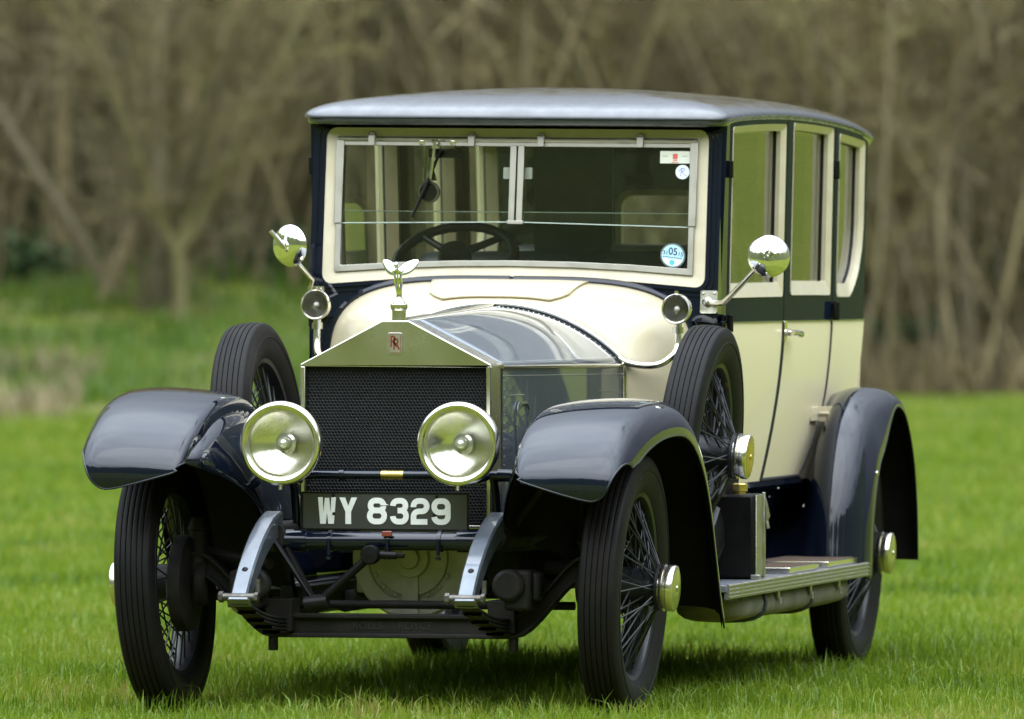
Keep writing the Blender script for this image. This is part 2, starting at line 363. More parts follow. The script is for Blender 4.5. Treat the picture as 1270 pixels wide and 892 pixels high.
def blades(name, xy, h, wd, material, bend=.5, label=None, cat=None, z=None):
    n = len(xy); a = nrg.uniform(0, 2 * np.pi, n); lean = nrg.uniform(.05, bend, n) * h; b = nrg.uniform(0, 2 * np.pi, n)
    px = np.cos(a) * wd / 2; py = np.sin(a) * wd / 2; bx = np.cos(b) * lean; by = np.sin(b) * lean
    z = np.zeros(n) if z is None else z
    V = np.zeros((n, 5, 3), np.float32)
    x, y = xy[:, 0], xy[:, 1]
    V[:, 0] = np.stack([x - px, y - py, z - .01], 1); V[:, 1] = np.stack([x + px, y + py, z - .01], 1)
    V[:, 2] = np.stack([x + px * .8 + bx * .35, y + py * .8 + by * .35, z + h * .6], 1); V[:, 3] = np.stack([x - px * .8 + bx * .35, y - py * .8 + by * .35, z + h * .6], 1)
    V[:, 4] = np.stack([x + bx, y + by, z + h * np.sqrt(np.maximum(.2, 1 - (lean / h) ** 2 * .6))], 1)
    me = bpy.data.meshes.new(name); me.vertices.add(n * 5); me.vertices.foreach_set('co', V.ravel())
    base = (np.arange(n) * 5)[:, None]
    q = base + np.array([[0, 1, 2, 3]]); tr = base + np.array([[3, 2, 4]])
    li = np.concatenate([q, tr], 1).ravel(); me.loops.add(n * 7); me.loops.foreach_set('vertex_index', li.astype(np.int32))
    me.polygons.add(n * 2); ls = (np.arange(n) * 7)[:, None] + np.array([[0, 4]]); me.polygons.foreach_set('loop_start', ls.ravel().astype(np.int32))
    me.update(calc_edges=True); me.materials.append(material)
    o = bpy.data.objects.new(name, me); col.objects.link(o)
    tag(o, label, cat, kind='stuff'); return o
def field(D0, D1, dens, margin):
    out_ = []
    D = D0
    while D < D1:
        step = 1.0; hw = D * .0572 + margin; k = int(dens(D) * step * 2 * hw)
        d = nrg.uniform(D, D + step, k); l = nrg.uniform(-hw, hw, k)
        out_.append(np.stack([CAM.x + FW.x * d + RT.x * l, CAM.y + FW.y * d + RT.y * l], 1)); D += step
    return np.concatenate(out_)
def fieldnoise(xy, s): return np.array([noise.noise(Vector((a * s, b * s, 1.7))) for a, b in xy])
gm = grass_material('grass_blades', [(0, (0.062, 0.110, 0.009)), (.3, (0.108, 0.180, 0.011)), (.62, (0.165, 0.243, 0.018)), (.85, (0.223, 0.271, 0.032)), (1, (0.302, 0.266, 0.081))], .5)
near = field(26.0, 46, lambda D: 1700 if D < 36 else 1000, 1.3)
dd = (near[:, 0] - CAM.x) * FW.x + (near[:, 1] - CAM.y) * FW.y
fn_ = fieldnoise(near, 1.1)
fn2_ = fieldnoise(near, 4.5)
hh = np.clip(nrg.normal(.050, .018, len(near)) * (1 + .5 * fn_ + .55 * fn2_), .018, .16)
wdt = nrg.uniform(.003, .0068, len(near)) * (dd / 30)
mid = field(46, 112, lambda D: 260 if D < 70 else 120, 2.0)
dm = (mid[:, 0] - CAM.x) * FW.x + (mid[:, 1] - CAM.y) * FW.y
lm = (mid[:, 0] - CAM.x) * RT.x + (mid[:, 1] - CAM.y) * RT.y
keep = ~((dm > 105.5) & (lm > -1)); mid = mid[keep]; dm = dm[keep]
hm = np.clip(nrg.normal(.065, .02, len(mid)), .03, .14); wm = nrg.uniform(.006, .012, len(mid)) * (dm / 50)
zm = np.array([terrain(a, b) for a, b in mid])
allxy = np.concatenate([near, mid]); allh = np.concatenate([hh, hm]); allw = np.concatenate([wdt, wm]); allz = np.concatenate([np.array([terrain(a, b) for a, b in near]), zm])
blades('grass', allxy, allh, allw, gm, .95, 'short green meadow grass around and beyond the old car', 'grass', allz)
# ------------------------------------------------------------------ woodland behind the field
bark = [mat('bark_tan', (0.218, 0.168, 0.076), .9, var=(0.127, 0.098, 0.046), vscale=6, bump=.4),
        mat('bark_grey_brown', (0.150, 0.121, 0.063), .9, var=(0.091, 0.077, 0.041), vscale=6, bump=.4),
        mat('bark_olive', (0.164, 0.146, 0.053), .9, var=(0.110, 0.098, 0.036), vscale=5, bump=.4)]
twigm = [mat('twigs_tan', (0.273, 0.215, 0.089), .9, var=(0.174, 0.136, 0.058), vscale=2), mat('twigs_brown', (0.191, 0.154, 0.072), .9, var=(0.118, 0.098, 0.046), vscale=2),
         mat('twigs_olive', (0.228, 0.196, 0.066), .9, var=(0.142, 0.126, 0.043), vscale=2)]
def at_DL(D, L): return CAM.x + FW.x * D + RT.x * L, CAM.y + FW.y * D + RT.y * L
def px_L(px, D): return (px - 635) / 11345.77 * D
def limb(mb, p, d, length, r0, r1, n, wander, sides, curve=None):
    path = [Vector(p)]; d = Vector(d).normalized()
    for i in range(n):
        d = (d + Vector((rng.gauss(0, wander), rng.gauss(0, wander), rng.gauss(0, wander * .6)))).normalized()
        if curve: d = (d + Vector(curve) / n).normalized()
        path.append(path[-1] + d * (length / n))
    mb.tube(path, [r0 + (r1 - r0) * i / n for i in range(n + 1)], sides, caps=False)
    return path
def tree_mesh(kind, seed):
    rng.seed(seed)
    tr, cr = MB(), MB()
    stems = []
    def sprout(path, r0, depth, dens, ln):
        n = len(path)
        for i in range(1, n):
            hgt = path[i].z
            for _ in range(dens):
                f = rng.random(); p = path[i - 1].lerp(path[i], f)
                ax = (path[i] - path[i - 1]).normalized(); a = rng.uniform(0, 6.283)
                side = Vector((math.cos(a), math.sin(a), 0)); dr = (ax * rng.uniform(.3, 1.0) + side * rng.uniform(.5, 1.0) + Vector((0, 0, rng.uniform(-.1, .45)))).normalized()
                l = ln * rng.uniform(.5, 1.25)
                q = limb(cr, p, dr, l, r0 * .5, r0 * .16, 4, .16, 4 if depth == 0 else 3, (0, 0, rng.uniform(-.5, .4)))
                if depth < 2: sprout(q, r0 * .5, depth + 1, dens - (1 if depth == 1 else 0), l * .55)
    if kind == 'hazel':
        for k in range(rng.randint(4, 6)):
            a = rng.uniform(0, 6.283); tl = rng.uniform(.12, .5)
            pth = limb(tr, (.12 * math.cos(a), .12 * math.sin(a), -.2), (math.cos(a) * tl, math.sin(a) * tl, 1), rng.uniform(4.5, 7.5), rng.uniform(.045, .085), .018, 9, .07, 7)
            sprout(pth, .03, 0, 2, 1.5)
    elif kind == 'fork':
        base = limb(tr, (0, 0, -.2), (.12, 0, 1), 1.2, .12, .10, 4, .05, 8)
        for s in (-1, 1, .2):
            pth = limb(tr, base[-1], (s * .55, rng.uniform(-.2, .2), 1), 6, .085, .02, 9, .09, 7, (-.35 * s, 0, .2)); sprout(pth, .032, 0, 2, 1.6)
    elif kind == 'pole':
        pth = limb(tr, (0, 0, -.2), (rng.uniform(-.08, .08), 0, 1), 8, rng.uniform(.08, .125), .04, 11, .035, 9); sprout(pth[3:], .04, 0, 2, 1.7)
    elif kind == 'lean':
        pth = limb(tr, (0, 0, -.2), (.5, .1, 1), 7.5, .09, .025, 11, .06, 8, (.3, 0, -.1)); sprout(pth[2:], .034, 0, 2, 1.6)
    return tr, cr
protos = {}
def place_tree(kind, var, D, L, rz, s, label, group=None):
    key = (kind, var)
    x, y = at_DL(D, L)
    if key not in protos:
        t = empty('bare_tree', (0, 0, 0)); tr, cr = tree_mesh(kind, 40 + var * 7 + len(kind))
        tr.build('trunk', bark[var % 3], t, smooth=180, recalc=False); cr.build('crown', twigm[var % 3], t, smooth=180, recalc=False)
        protos[key] = t; o = t
    else: o = copy_tree(protos[key])
    o.location = (x, y, terrain(x, y)); o.rotation_euler = (0, 0, rz + YAW); o.scale = (s, s, s)
    for k in ('group',):
        if k in o: del o[k]
    tag(o, label, 'tree', group)
# trees that can be told apart
rng.seed(3)
place_tree('pole', 0, 108, px_L(76, 108), .3, 1.0, 'thick upright brown trunk on the green bank, farthest left of the bare trees')
place_tree('lean', 1, 105, px_L(150, 105), 2.6, .95, 'dark curved bare tree leaning left on the bank, beside the thick upright trunk')
place_tree('fork', 2, 102, px_L(222, 102), .2, .75, 'forked bare tree whose stems splay from the grass behind the left front mudguard')
place_tree('hazel', 1, 103, px_L(192, 103), 1.0, 1.0, 'many-stemmed bare shrub on the bank just left of the forked tree')
place_tree('lean', 0, 104, px_L(120, 104), .3, 1.0, 'pale slanting bare tree crossing the top left of the wood')
place_tree('pole', 1, 109, px_L(1208, 109), 1.3, .9, 'dark straight trunk at the far right behind the rear mudguard')
place_tree('lean', 2, 108, px_L(1150, 108), 3.4, .9, 'bare tree with an arching stem right of the car roof')
place_tree('hazel', 0, 110, px_L(1100, 110), 2.0, 1.0, 'many-stemmed tan shrub standing just right of the car body')
lab = 'slender bare winter tree lost in the blurred thicket behind the car'
kinds = ['hazel', 'hazel', 'hazel', 'pole', 'lean', 'fork']
for row, (D0, cnt, half) in enumerate(((111, 20, 8.5), (114, 22, 9.5), (118, 22, 10.5))):
    for k in range(cnt):
        L = -half + 2 * half * (k + rng.uniform(.15, .85)) / cnt
        D = D0 + rng.uniform(-1.3, 1.3)
        if L < -3 and row == 0 and rng.random() < .45: continue
        place_tree(rng.choice(kinds), rng.randint(0, 2), D, L, rng.uniform(0, 6.28), rng.uniform(.8, 1.15), lab, 'bare trees of the thicket')
# the unbroken mass of stems and twigs behind them
def strands(name, n, D0, D1, Lh, hmin, hmax, r0, material, label, cat, z0=0.0, z1=0.0, tilt=.25, curl=.35):
    d = nrg.uniform(D0, D1, n); l = nrg.uniform(-Lh, Lh, n)
    x = CAM.x + FW.x * d + RT.x * l; y = CAM.y + FW.y * d + RT.y * l
    z = np.array([terrain(a, b) for a, b in zip(x, y)]) + nrg.uniform(z0, z1, n) - .05
    h = nrg.uniform(hmin, hmax, n); dirn = np.stack([nrg.normal(0, tilt, n), nrg.normal(0, tilt, n), np.ones(n)], 1); dirn /= np.linalg.norm(dirn, axis=1)[:, None]
    cv = np.stack([nrg.normal(0, curl, n), nrg.normal(0, curl, n), nrg.normal(-.08, .12, n)], 1); rad = r0 * nrg.uniform(.4, 1.6, n)
    K = 6; V = np.zeros((n, K, 3, 3), np.float32)
    for k in range(K):
        t = k / (K - 1)
        c = np.stack([x, y, z], 1) + dirn * (h * t)[:, None] + cv * (h * t * t)[:, None] * .6 + np.stack([np.sin(t * 5 + x * 7), np.cos(t * 4 + y * 5), 0 * x], 1) * .05 * h[:, None] * t
        rr_ = rad * (1 - .75 * t)
        for j in range(3):
            V[:, k, j] = c + np.stack([np.cos(j * 2.094) * rr_, np.sin(j * 2.094) * rr_, 0 * rr_], 1)
    me = bpy.data.meshes.new(name); me.vertices.add(n * K * 3); me.vertices.foreach_set('co', V.ravel())
    F = []
    for k in range(K - 1):
        for j in range(3): F.append([k * 3 + j, k * 3 + (j + 1) % 3, (k + 1) * 3 + (j + 1) % 3, (k + 1) * 3 + j])
    F = (np.arange(n) * K * 3)[:, None, None] + np.array(F)[None]
    F = F.reshape(-1, 4); me.loops.add(F.size); me.loops.foreach_set('vertex_index', F.ravel().astype(np.int32))
    me.polygons.add(len(F)); me.polygons.foreach_set('loop_start', (np.arange(len(F)) * 4).astype(np.int32)); me.update(calc_edges=True)
    me.materials.append(material); o = bpy.data.objects.new(name, me); col.objects.link(o); return tag(o, label, cat, kind='stuff')
def wood_material(name, c0, c1, c2):
    m = bpy.data.materials.new(name); m.use_nodes = True; t = m.node_tree; b = t.nodes['Principled BSDF']; b.inputs['Roughness'].default_value = .9
    ge = N(t, 'ShaderNodeNewGeometry'); r = N(t, 'ShaderNodeValToRGB'); e = r.color_ramp.elements; e.new(.5)
    for i, c in enumerate((c0, c1, c2)): e[i].position = (0, .5, 1)[i]; e[i].color = (*c, 1)
    t.links.new(ge.outputs['Random Per Island'], r.inputs[0]); t.links.new(r.outputs[0], b.inputs['Base Color']); return m
wm_ = wood_material('thicket_stems', (0.079, 0.064, 0.027), (0.184, 0.151, 0.064), (0.350, 0.284, 0.123))
strands('woodland', 7500, 119, 150, 16, 6, 25, .045, wm_, 'dense brown mass of bare stems filling the wood behind the field', 'woodland')
strands('twig_thicket', 44000, 109, 134, 11, .7, 2.0, .0105, wm_, 'haze of fine bare twigs hanging between the trunks of the wood', 'twigs', 0.2, 7, .9, .5)
sm_ = wood_material('stem_bark', (0.027, 0.023, 0.011), (0.110, 0.088, 0.041), (0.235, 0.187, 0.088))
strands('hazel_stems', 460, 105.5, 117, 8.5, 3.0, 7.5, .034, sm_, 'tangle of thin bare hazel stems crossing one another along the wood edge', 'hazel stems', 0, .1, .19, .42)
strands('arching_twigs', 900, 104, 116, 8.5, 1.2, 3.2, .017, sm_, 'bare side branches arching between the hazel stems at the wood edge', 'branches', .8, 5.5, 1.2, .7)
um = wood_material('dead_bracken', (0.074, 0.054, 0.025), (0.138, 0.104, 0.045), (0.230, 0.180, 0.083))
def tuft_field(name, n, D0, D1, L0, L1, h, wd, material, label, cat, thr=-1):
    d = nrg.uniform(D0, D1, n); l = nrg.uniform(L0, L1, n); xy = np.stack([CAM.x + FW.x * d + RT.x * l, CAM.y + FW.y * d + RT.y * l], 1)
    if thr > -1: xy = xy[fieldnoise(xy, .8) > thr]
    k = len(xy); hh_ = nrg.uniform(h * .4, h * 1.3, k)
    return blades(name, xy, hh_, nrg.uniform(wd * .5, wd * 1.3, k), material, .9, label, cat, np.array([terrain(a, b) for a, b in xy]))
tuft_field('dead_undergrowth', 9000, 105.5, 113, -1.0, 8.5, .75, .03, um, 'brown dead bracken and bramble along the right edge of the wood', 'undergrowth', -.25)
tuft_field('dry_tussocks', 2600, 86, 97, -7.5, -4.3, .34, .022, wood_material('straw', (.14, .11, .055), (.24, .19, .10), (.33, .27, .16)), 'straw-coloured dead tussocks at the foot of the bank on the left', 'tussocks', .0)
bgm = grass_material('shaded_bank_grass', [(0, (.045, .085, .014)), (.3, (.075, .135, .018)), (.62, (.11, .19, .026)), (.85, (.16, .20, .05)), (1, (.24, .19, .10))], .45)  # darker greens carry the shade of the trees
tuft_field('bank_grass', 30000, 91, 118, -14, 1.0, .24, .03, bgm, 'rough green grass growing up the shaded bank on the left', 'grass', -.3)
# evergreen growth
leafm = wood_material('ivy_leaves', (.016, .040, .012), (.03, .07, .02), (.055, .105, .03))
def bush(D, L, wd, ht, n, label, name='ivy_bush', material=None):
    x, y = at_DL(D, L); b = empty(name, (x, y, terrain(x, y))); m_ = MB(); st = MB()
    for k in range(6):
        a = rng.uniform(0, 6.28); limb(st, (0, 0, -.1), (math.cos(a) * .5 * wd / ht, math.sin(a) * .5 * wd / ht, 1), ht * .85, .03, .008, 5, .1, 5)
    cl = [(rng.gauss(0, wd * .33), rng.gauss(0, wd * .33), ht * rng.uniform(.08, .92), rng.uniform(.15, .4) * wd) for _ in range(14)]
    for k in range(n):
        c = rng.choice(cl); p = Vector((c[0] + rng.gauss(0, c[3] * .5), c[1] + rng.gauss(0, c[3] * .5), max(.02, c[2] + rng.gauss(0, c[3] * .5))))
        s = rng.uniform(.03, .075); q = Matrix.Rotation(rng.uniform(0, 6.28), 3, 'Z') @ Matrix.Rotation(rng.uniform(-1.3, 1.3), 3, 'X')
        m_.add([p + q @ Vector(v) for v in ((-s, 0, 0), (0, -s * .6, .01), (s, 0, 0), (0, s * .6, .01))], [(0, 1, 2, 3)])
    st.build('stems', bark[1], b, smooth=180, recalc=False); m_.build('leaves', material or leafm, b, smooth=0.1, recalc=False)
    tag(b, label, 'bush')
rng.seed(21)
bush(108.5, px_L(1138, 108), .9, .85, 1700, 'low green ivy bush at the wood edge right of the rear mudguard')
bush(110.5, px_L(1205, 110), .5, 2.2, 1500, 'tall dark ivy column climbing beside the trunk at the far right')
bush(113, px_L(108, 113), 1.1, 1.3, 1700, 'dark green holly bush between the trunks at the upper left of the bank', 'holly_bush')
bush(109, px_L(325, 109), 1.0, .5, 1000, 'low bramble patch on the bank behind the left mirror', 'bramble_bush')
bush(107, px_L(20, 107), .8, .5, 900, 'small bramble patch at the left edge of the bank', 'bramble_bush')

# woods round the rest of the field (seen only mirrored in the paint, glass and lamps)
wr = MB()
P = []
angs = [a for a in range(118, 398, 3)]            # degrees, world; leaves the view direction and the right-hand slope open
for a in angs:
    row = []
    for k in range(9):
        t = k / 8; rad = 54 + 28 * t + 5 * noise.noise(Vector((a * .13, k * .7, 2)))
        x, y = rad * math.cos(R(a)) + 3, rad * math.sin(R(a))
        z = terrain(x, y) - .3 + (27.0 + 5 * noise.noise(Vector((a * .17, 3, 1)))) * min(1, t * 3.0) * (1 + .25 * noise.noise(Vector((a * .6, k * 1.3, 5))))
        row.append(Vector((x, y, z if k else terrain(x, y) - .3)))
    P.append(row)
wr.grid(P)
wo = wr.build('distant_woods', mat('distant_foliage', (.075, .105, .034), .95, var=(.17, .175, .075), vscale=.35, bump=.9, bscale=1.4), smooth=180, recalc=False)
tag(wo, 'far-off brown and green wood closing the other sides of the field', 'woodland', kind='stuff')


# ------------------------------------------------------------------ the car (front axle over the origin, nose towards -Y)
rng.seed(5)
car = empty('vintage_car', (0, 0, 0))
tag(car, 'vintage cream and dark navy limousine standing on the meadow grass, plate WY 8329', 'car')
BL = -0.011                                   # the body sits a touch low on its left springs
def ident(x, y, z): return Vector((x, y, z))
def ze(y): return 1.888 - .030 * ((y - 2.9) / 1.2) ** 2
def xs(y, z):
    x = .690
    if z >= 1.2: x += (z - 1.2) * .024
    else: x -= .078 * ((1.2 - z) / .57) ** 1.6
    x -= .012 * max(0, (y - 3.5) / .75) ** 2
    x -= .012 * max(0, (1.95 - y) / .25) ** 2
    return x
def side(sx, off=0.0, quarter=False):
    """(y, z nominal 1.2..1.87, depth) -> point on the body side"""
    def f(y, z, d):
        if quarter and y < 4.19: y -= .21 * max(0, (y - 3.64) / .51) * max(0, (1.56 - z) / .275) ** 2.2
        zz = z + (ze(y) - 1.878) * max(0, (z - 1.2) / .67)
        return Vector((sx * (xs(y, zz) + off + d), y, zz))
    return f
def yws(z): return 1.655 + (z - 1.32) * .15
def front(off=0.0):
    return lambda x, z, d: Vector((x, yws(z) + off + d, z))

# --- wheels
def make_wheel(spare=False):
    """axle along +X, outer face towards +X, centre at the origin"""
    rim = MB()
    rim.lathe([(.275, -.040), (.292, -.046), (.300, -.050), (.304, -.044), (.292, -.036), (.284, -.02), (.284, .02), (.292, .036), (.304, .044), (.300, .050), (.292, .046), (.275, .040), (.268, .02), (.268, -.02), (.275, -.040)], n=64)
    rim.lathe([(.0001, -.075), (.060, -.075), (.078, -.062), (.078, -.05), (.058, -.035), (.056, .08), (.062, .10), (.072, .108), (.072, .118), (.055, .122), (.0001, .124)], n=32)
    wheel = rim.build('spare_wheel' if spare else 'wheel', spoke_m, car, smooth=50)
    sp = MB()
    def spoke(a, h0, r0, da, h1, r1=.272):
        p = Vector((h0, r0 * math.cos(a), r0 * math.sin(a))); q = Vector((h1, r1 * math.cos(a + da), r1 * math.sin(a + da)))
        sp.tube([p, q], .0030, 5, caps=False)
    for k in range(24):
        a = 2 * math.pi * k / 24
        spoke(a, .106, .066, .22 if k % 2 else -.22, .012)
        spoke(a + .13, .074 if k % 2 else .03, .058, -.20 if k % 2 else .20, .020)
        spoke(a + .06, -.052, .074, .25 if k % 2 else -.25, -.016)
    sp.build('spokes', spoke_m, wheel, smooth=60)
    ty = MB(); prof = []
    # side wall, ribbed tread, side wall
    sw = [(.288, -.046), (.300, -.053), (.320, -.060), (.345, -.0635), (.368, -.0635), (.385, -.060), (.396, -.054)]
    prof += sw
    nr = 6; tw = .104; pitch = tw / nr
    def crown(h): return .4075 - .0075 * (h / .052) ** 2
    for i in range(nr):
        h0 = -tw / 2 + i * pitch; h1 = h0 + pitch
        g0 = h0 + (.0016 if i else 0); g1 = h1 - (.0016 if i < nr - 1 else 0)
        prof += [(crown(g0) - .0010, g0), (crown((g0 * 3 + g1) / 4), (g0 * 3 + g1) / 4), (crown((g0 + g1 * 3) / 4), (g0 + g1 * 3) / 4), (crown(g1) - .0010, g1)]
        if i < nr - 1: prof += [(crown(g1) - .007, g1 + .0003), (crown(g1) - .007, h1 + .0013)]
    prof += [(r_, -h) for r_, h in reversed(sw)]
    ty.lathe(prof, n=112)
    # moulded ring on the wall
    for sg in (1, -1):
        ty.lathe([(.352, sg * .0630), (.354, sg * .0655), (.357, sg * .0655), (.359, sg * .0630)], n=96)
    ty.build('tyre', rubber, wheel, smooth=35)
    hc = MB()
    hc.lathe([(.060, .112), (.070, .114), (.073, .120), (.073, .130), (.066, .133), (.066, .139), (.071, .141), (.072, .158), (.069, .163), (.064, .164)], n=40)
    hc.lathe([(.064, .164), (.060, .1655), (.020, .1665), (.0165, .1665), (.0001, .1665)], n=40, m=1)
    hc.lathe([(.010, .1665), (.0085, .169), (.0001, .170)], n=16, m=1)
    hc.build('hub_cap', [nickel, brass if spare else silver], wheel, smooth=35)  # spare's nickel face coloured brass for the cream bodywork it reflects
    return wheel
RW = .4075
w0 = make_wheel()
def place_wheel(o, x, y, z, sgn, camber, steer=0):
    o.location = (x, y, z); o.rotation_euler = (rng.uniform(0, 1), R(camber) * 1.0, (0 if sgn > 0 else math.pi) + steer)
    return o
WT = .725
place_wheel(w0, WT, 0, .397, 1, 2.5)
for (x, y, s, cb) in ((-WT, 0, -1, 2.5), (WT, 3.65, 1, 1.5), (-WT, 3.65, -1, 1.5)):
    place_wheel(copy_tree(w0), x, y, .397, s, cb)
s0 = make_wheel(True); place_wheel(s0, .723, 1.16, .784, 1, 5)
place_wheel(copy_tree(s0), -.723, 1.16, .790, -1, 5)

# --- chassis
worn_steel = mat('worn_steel', (.16, .15, .135), .4, 1, 0, var=(.08, .072, .06), vscale=40, rvar=.2)
ch = MB()
for sx in (-1, 1):
    ch.tube([(sx * .345, -.16, .545), (sx * .345, .6, .535), (sx * .37, 1.5, .51), (sx * .40, 3.2, .51), (sx * .40, 3.7, .60), (sx * .40, 4.25, .55)], .048, 8, flat=1.0)
for y in (.75, 1.7, 2.6, 3.4, 4.2): ch.box((0, y, .52), (.78, .05, .08))
ch.build('chassis_frame', chassis_m, car, bevel=.004)
for sx in (-1, 1):
    d = MB()
    path = catmull([(sx * .354, -.10, .615), (sx * .354, -.20, .592), (sx * .353, -.33, .535), (sx * .352, -.45, .455), (sx * .352, -.525, .385), (sx * .352, -.545, .362)], 5)
    hwid = .0255; P = []
    for i, p in enumerate(path):
        a = path[max(i - 1, 0)]; b = path[min(i + 1, len(path) - 1)]; t = (b - a).normalized(); nrm = Vector((0, t.z, -t.y)).normalized()
        if nrm.z < 0: nrm = -nrm
        dp = .030 + .035 * (1 - i / len(path)); wv = hwid * (1.42 if i > len(path) - 4 else 1 + .12 * (1 - i / len(path)))
        P.append([p + Vector((-wv, 0, 0)), p + Vector((-wv * .8, 0, 0)) + nrm * .007, p + Vector((wv * .8, 0, 0)) + nrm * .007, p + Vector((wv, 0, 0)), p + Vector((wv, 0, 0)) - nrm * dp, p + Vector((-wv, 0, 0)) - nrm * dp])
    d.grid(P, cv=True); d.add(P[0], [tuple(range(6))]); d.add(P[-1], [tuple(range(6))])
    iron = d.build('dumb_iron', iron_grey, car, smooth=35)
    bo = MB()
    bo.tube([(sx * .352 - .050, -.535, .372), (sx * .352 + .050, -.535, .372)], .012, 10); bo.tube([(sx * .352 - .062, -.535, .372), (sx * .352 - .049, -.535, .372)], .017, 6); bo.tube([(sx * .352 + .049, -.535, .372), (sx * .352 + .060, -.535, .372)], .015, 6)
    bo.tube([(sx * .352 + .05, -.50, .385), (sx * .352 + .05, -.50, .425)], .008, 8)
    bo.build('shackle_bolt', worn_steel, iron)
    rv = MB(); rv.dome((sx * .352, -.462, .452), (0, -.75, .66), .011, h=.6, n=10); rv.build('stud', black_en, iron)
    ls = MB()
    for k, (l, dz) in enumerate(((.53, 0), (.44, -.011), (.34, -.022), (.24, -.033), (.14, -.044))):
        P = []
        for i in range(13):
            y = -l + 2 * l * i / 12; z = .295 + .062 * (y / .53) ** 2 + dz
            P.append([Vector((sx * .352 + a, y + .0, z + b)) for a, b in ((-.028, 0), (.028, 0), (.028, -.009), (-.028, -.009))])
        ls.grid(P, cv=True)
    ls.box((sx * .352, 0, .30), (.085, .11, .10))
    ls.build('leaf_spring', chassis_m, car, bevel=.003)
    sa = MB(); sa.box((sx * .425, -.10, .385), (.085, .11, .125)); sa.box((sx * .475, -.09, .395), (.03, .08, .09)); sa.lathe([(.0001, 0), (.05, 0), (.05, .05), (.0001, .05)], (sx * .40, -.13, .40), (0, -1, 0), 24)
    sa.build('shock_absorber', chassis_m, car, bevel=.012)
# cross tube with clips
ct = MB(); ct.tube([(-.35, -.13, .533), (.35, -.13, .533)], .029, 20)
for x in (-.27, .27): ct.tube([(x - .035, -.13, .533), (x + .03, -.13, .533)], .034, 20)
for x in (-.165, .02, .18):
    ct.tube([(x - .006, -.13, .533), (x + .006, -.13, .533)], .0335, 18); ct.tube([(x, -.164, .535), (x, -.166, .49)], .006, 8); ct.lathe([(.0001, 0), (.009, .002), (.009, .01), (.0001, .012)], (x, -.166, .487), (0, 0, -1), 8)
ctube = ct.build('cross_tube', navy, car, smooth=50)
bd = MB(); bd.box((.02, -.166, .556), (.032, .012, .016)); bd.build('clamp_tag', red_en, ctube, bevel=.002)
# friction damper arms: a V under the tube
da = MB()
da.tube([(-.335, -.155, .530), (-.205, -.17, .345)], [.022, .017], 8, flat=.55, up=(1, 0, 0)); da.tube([(-.30, -.15, .51), (-.21, -.165, .35)], [.012, .010], 8)
da.build('damper_arm', black_en, car)
da = MB(); da.tube([(-.035, -.17, .485), (-.195, -.175, .345)], .0135, 12); da.lathe([(.0001, -.012), (.028, -.012), (.030, 0), (.030, .03), (.026, .036), (.0001, .038)], (-.028, -.165, .492), (0, -1, 0), 20)
da.tube([(-.02, -.175, .492), (.05, -.17, .490)], .012, 10); da.tube([(.045, -.17, .490), (.075, -.17, .489)], .008, 6)
da.tube([(-.235, -.172, .338), (-.165, -.172, .348)], [.028, .024], 16); da.build('damper_rod', black_en, car)
# front axle: H-section beam, rising to the stub axles
ax = MB()
def axle_z(x): return .268 + .19 * sstep(.38, .62, abs(x))
xsn = [-.64 + 1.28 * i / 44 for i in range(45)]
for (zo, hw_, hh_) in ((.030, .030, .007), (-.030, .030, .007), (0, .010, .026)):
    P = [[Vector((x, dy, axle_z(x) + zo + dz)) for dy, dz in ((-hw_, -hh_), (hw_, -hh_), (hw_, hh_), (-hw_, hh_))] for x in xsn]
    ax.grid(P, cv=True); ax.add(P[0], [(0, 1, 2, 3)]); ax.add(P[-1], [(0, 1, 2, 3)])
for sx in (-1, 1):
    ax.tube([(sx * .62, 0, .34), (sx * .62, 0, .56)], .030, 14); ax.tube([(sx * .62, 0, .56), (sx * .62, 0, .60)], [.036, .02], 14)
    ax.tube([(sx * .38, -.005, .19), (sx * .38, -.005, .27)], .016, 8)
    ax.tube([(sx * .62, .0, .42), (sx * .55, .08, .44), (sx * .46, .11, .45)], .022, 8)
axo = ax.build('front_axle', chassis_m, car, bevel=.003)
vs, fs = text_geo('ROLLS     ROYCE', .034, .0004)
lt = MB(); lt.add([Vector((v.x, -.0135, .268 + v.y)) for v in vs], fs); lt.build('embossed_lettering', mat('forged_lettering', (.019, .018, .017), .5, .2), axo, recalc=False)
for sx in (-1, 1):
    b = MB(); b.lathe([(.0001, 0), (.13, 0), (.148, .008), (.150, .02), (.150, .045), (.13, .055), (.0001, .055)], (sx * .635, 0, .395), (sx, 0, 0), 40); b.lathe([(.06, -.03), (.07, -.02), (.07, 0)], (sx * .615, 0, .395), (sx, 0, 0), 24)
    b.build('brake_drum', chassis_m, car, smooth=40)
    b = MB(); b.lathe([(.0001, 0), (.17, 0), (.185, .012), (.185, .07), (.15, .08), (.0001, .08)], (sx * .60, 3.65, .395), (sx, 0, 0), 40); b.build('brake_drum', chassis_m, car)
ra = MB(); ra.tube([(-.62, 3.65, .395), (.62, 3.65, .395)], .055, 14); ra.lathe([(.0001, -.16), (.10, -.14), (.17, -.05), (.17, .05), (.10, .14), (.0001, .16)], (0, 3.65, .40), (1, 0, 0), 24); ra.build('rear_axle', chassis_m, car)
tr_ = MB(); tr_.tube([(-.55, .10, .33), (.55, .10, .33)], .013, 10); tr_.tube([(-.36, -.12, .46), (-.60, .05, .49)], .018, 8); tr_.build('track_rod', chassis_m, car)
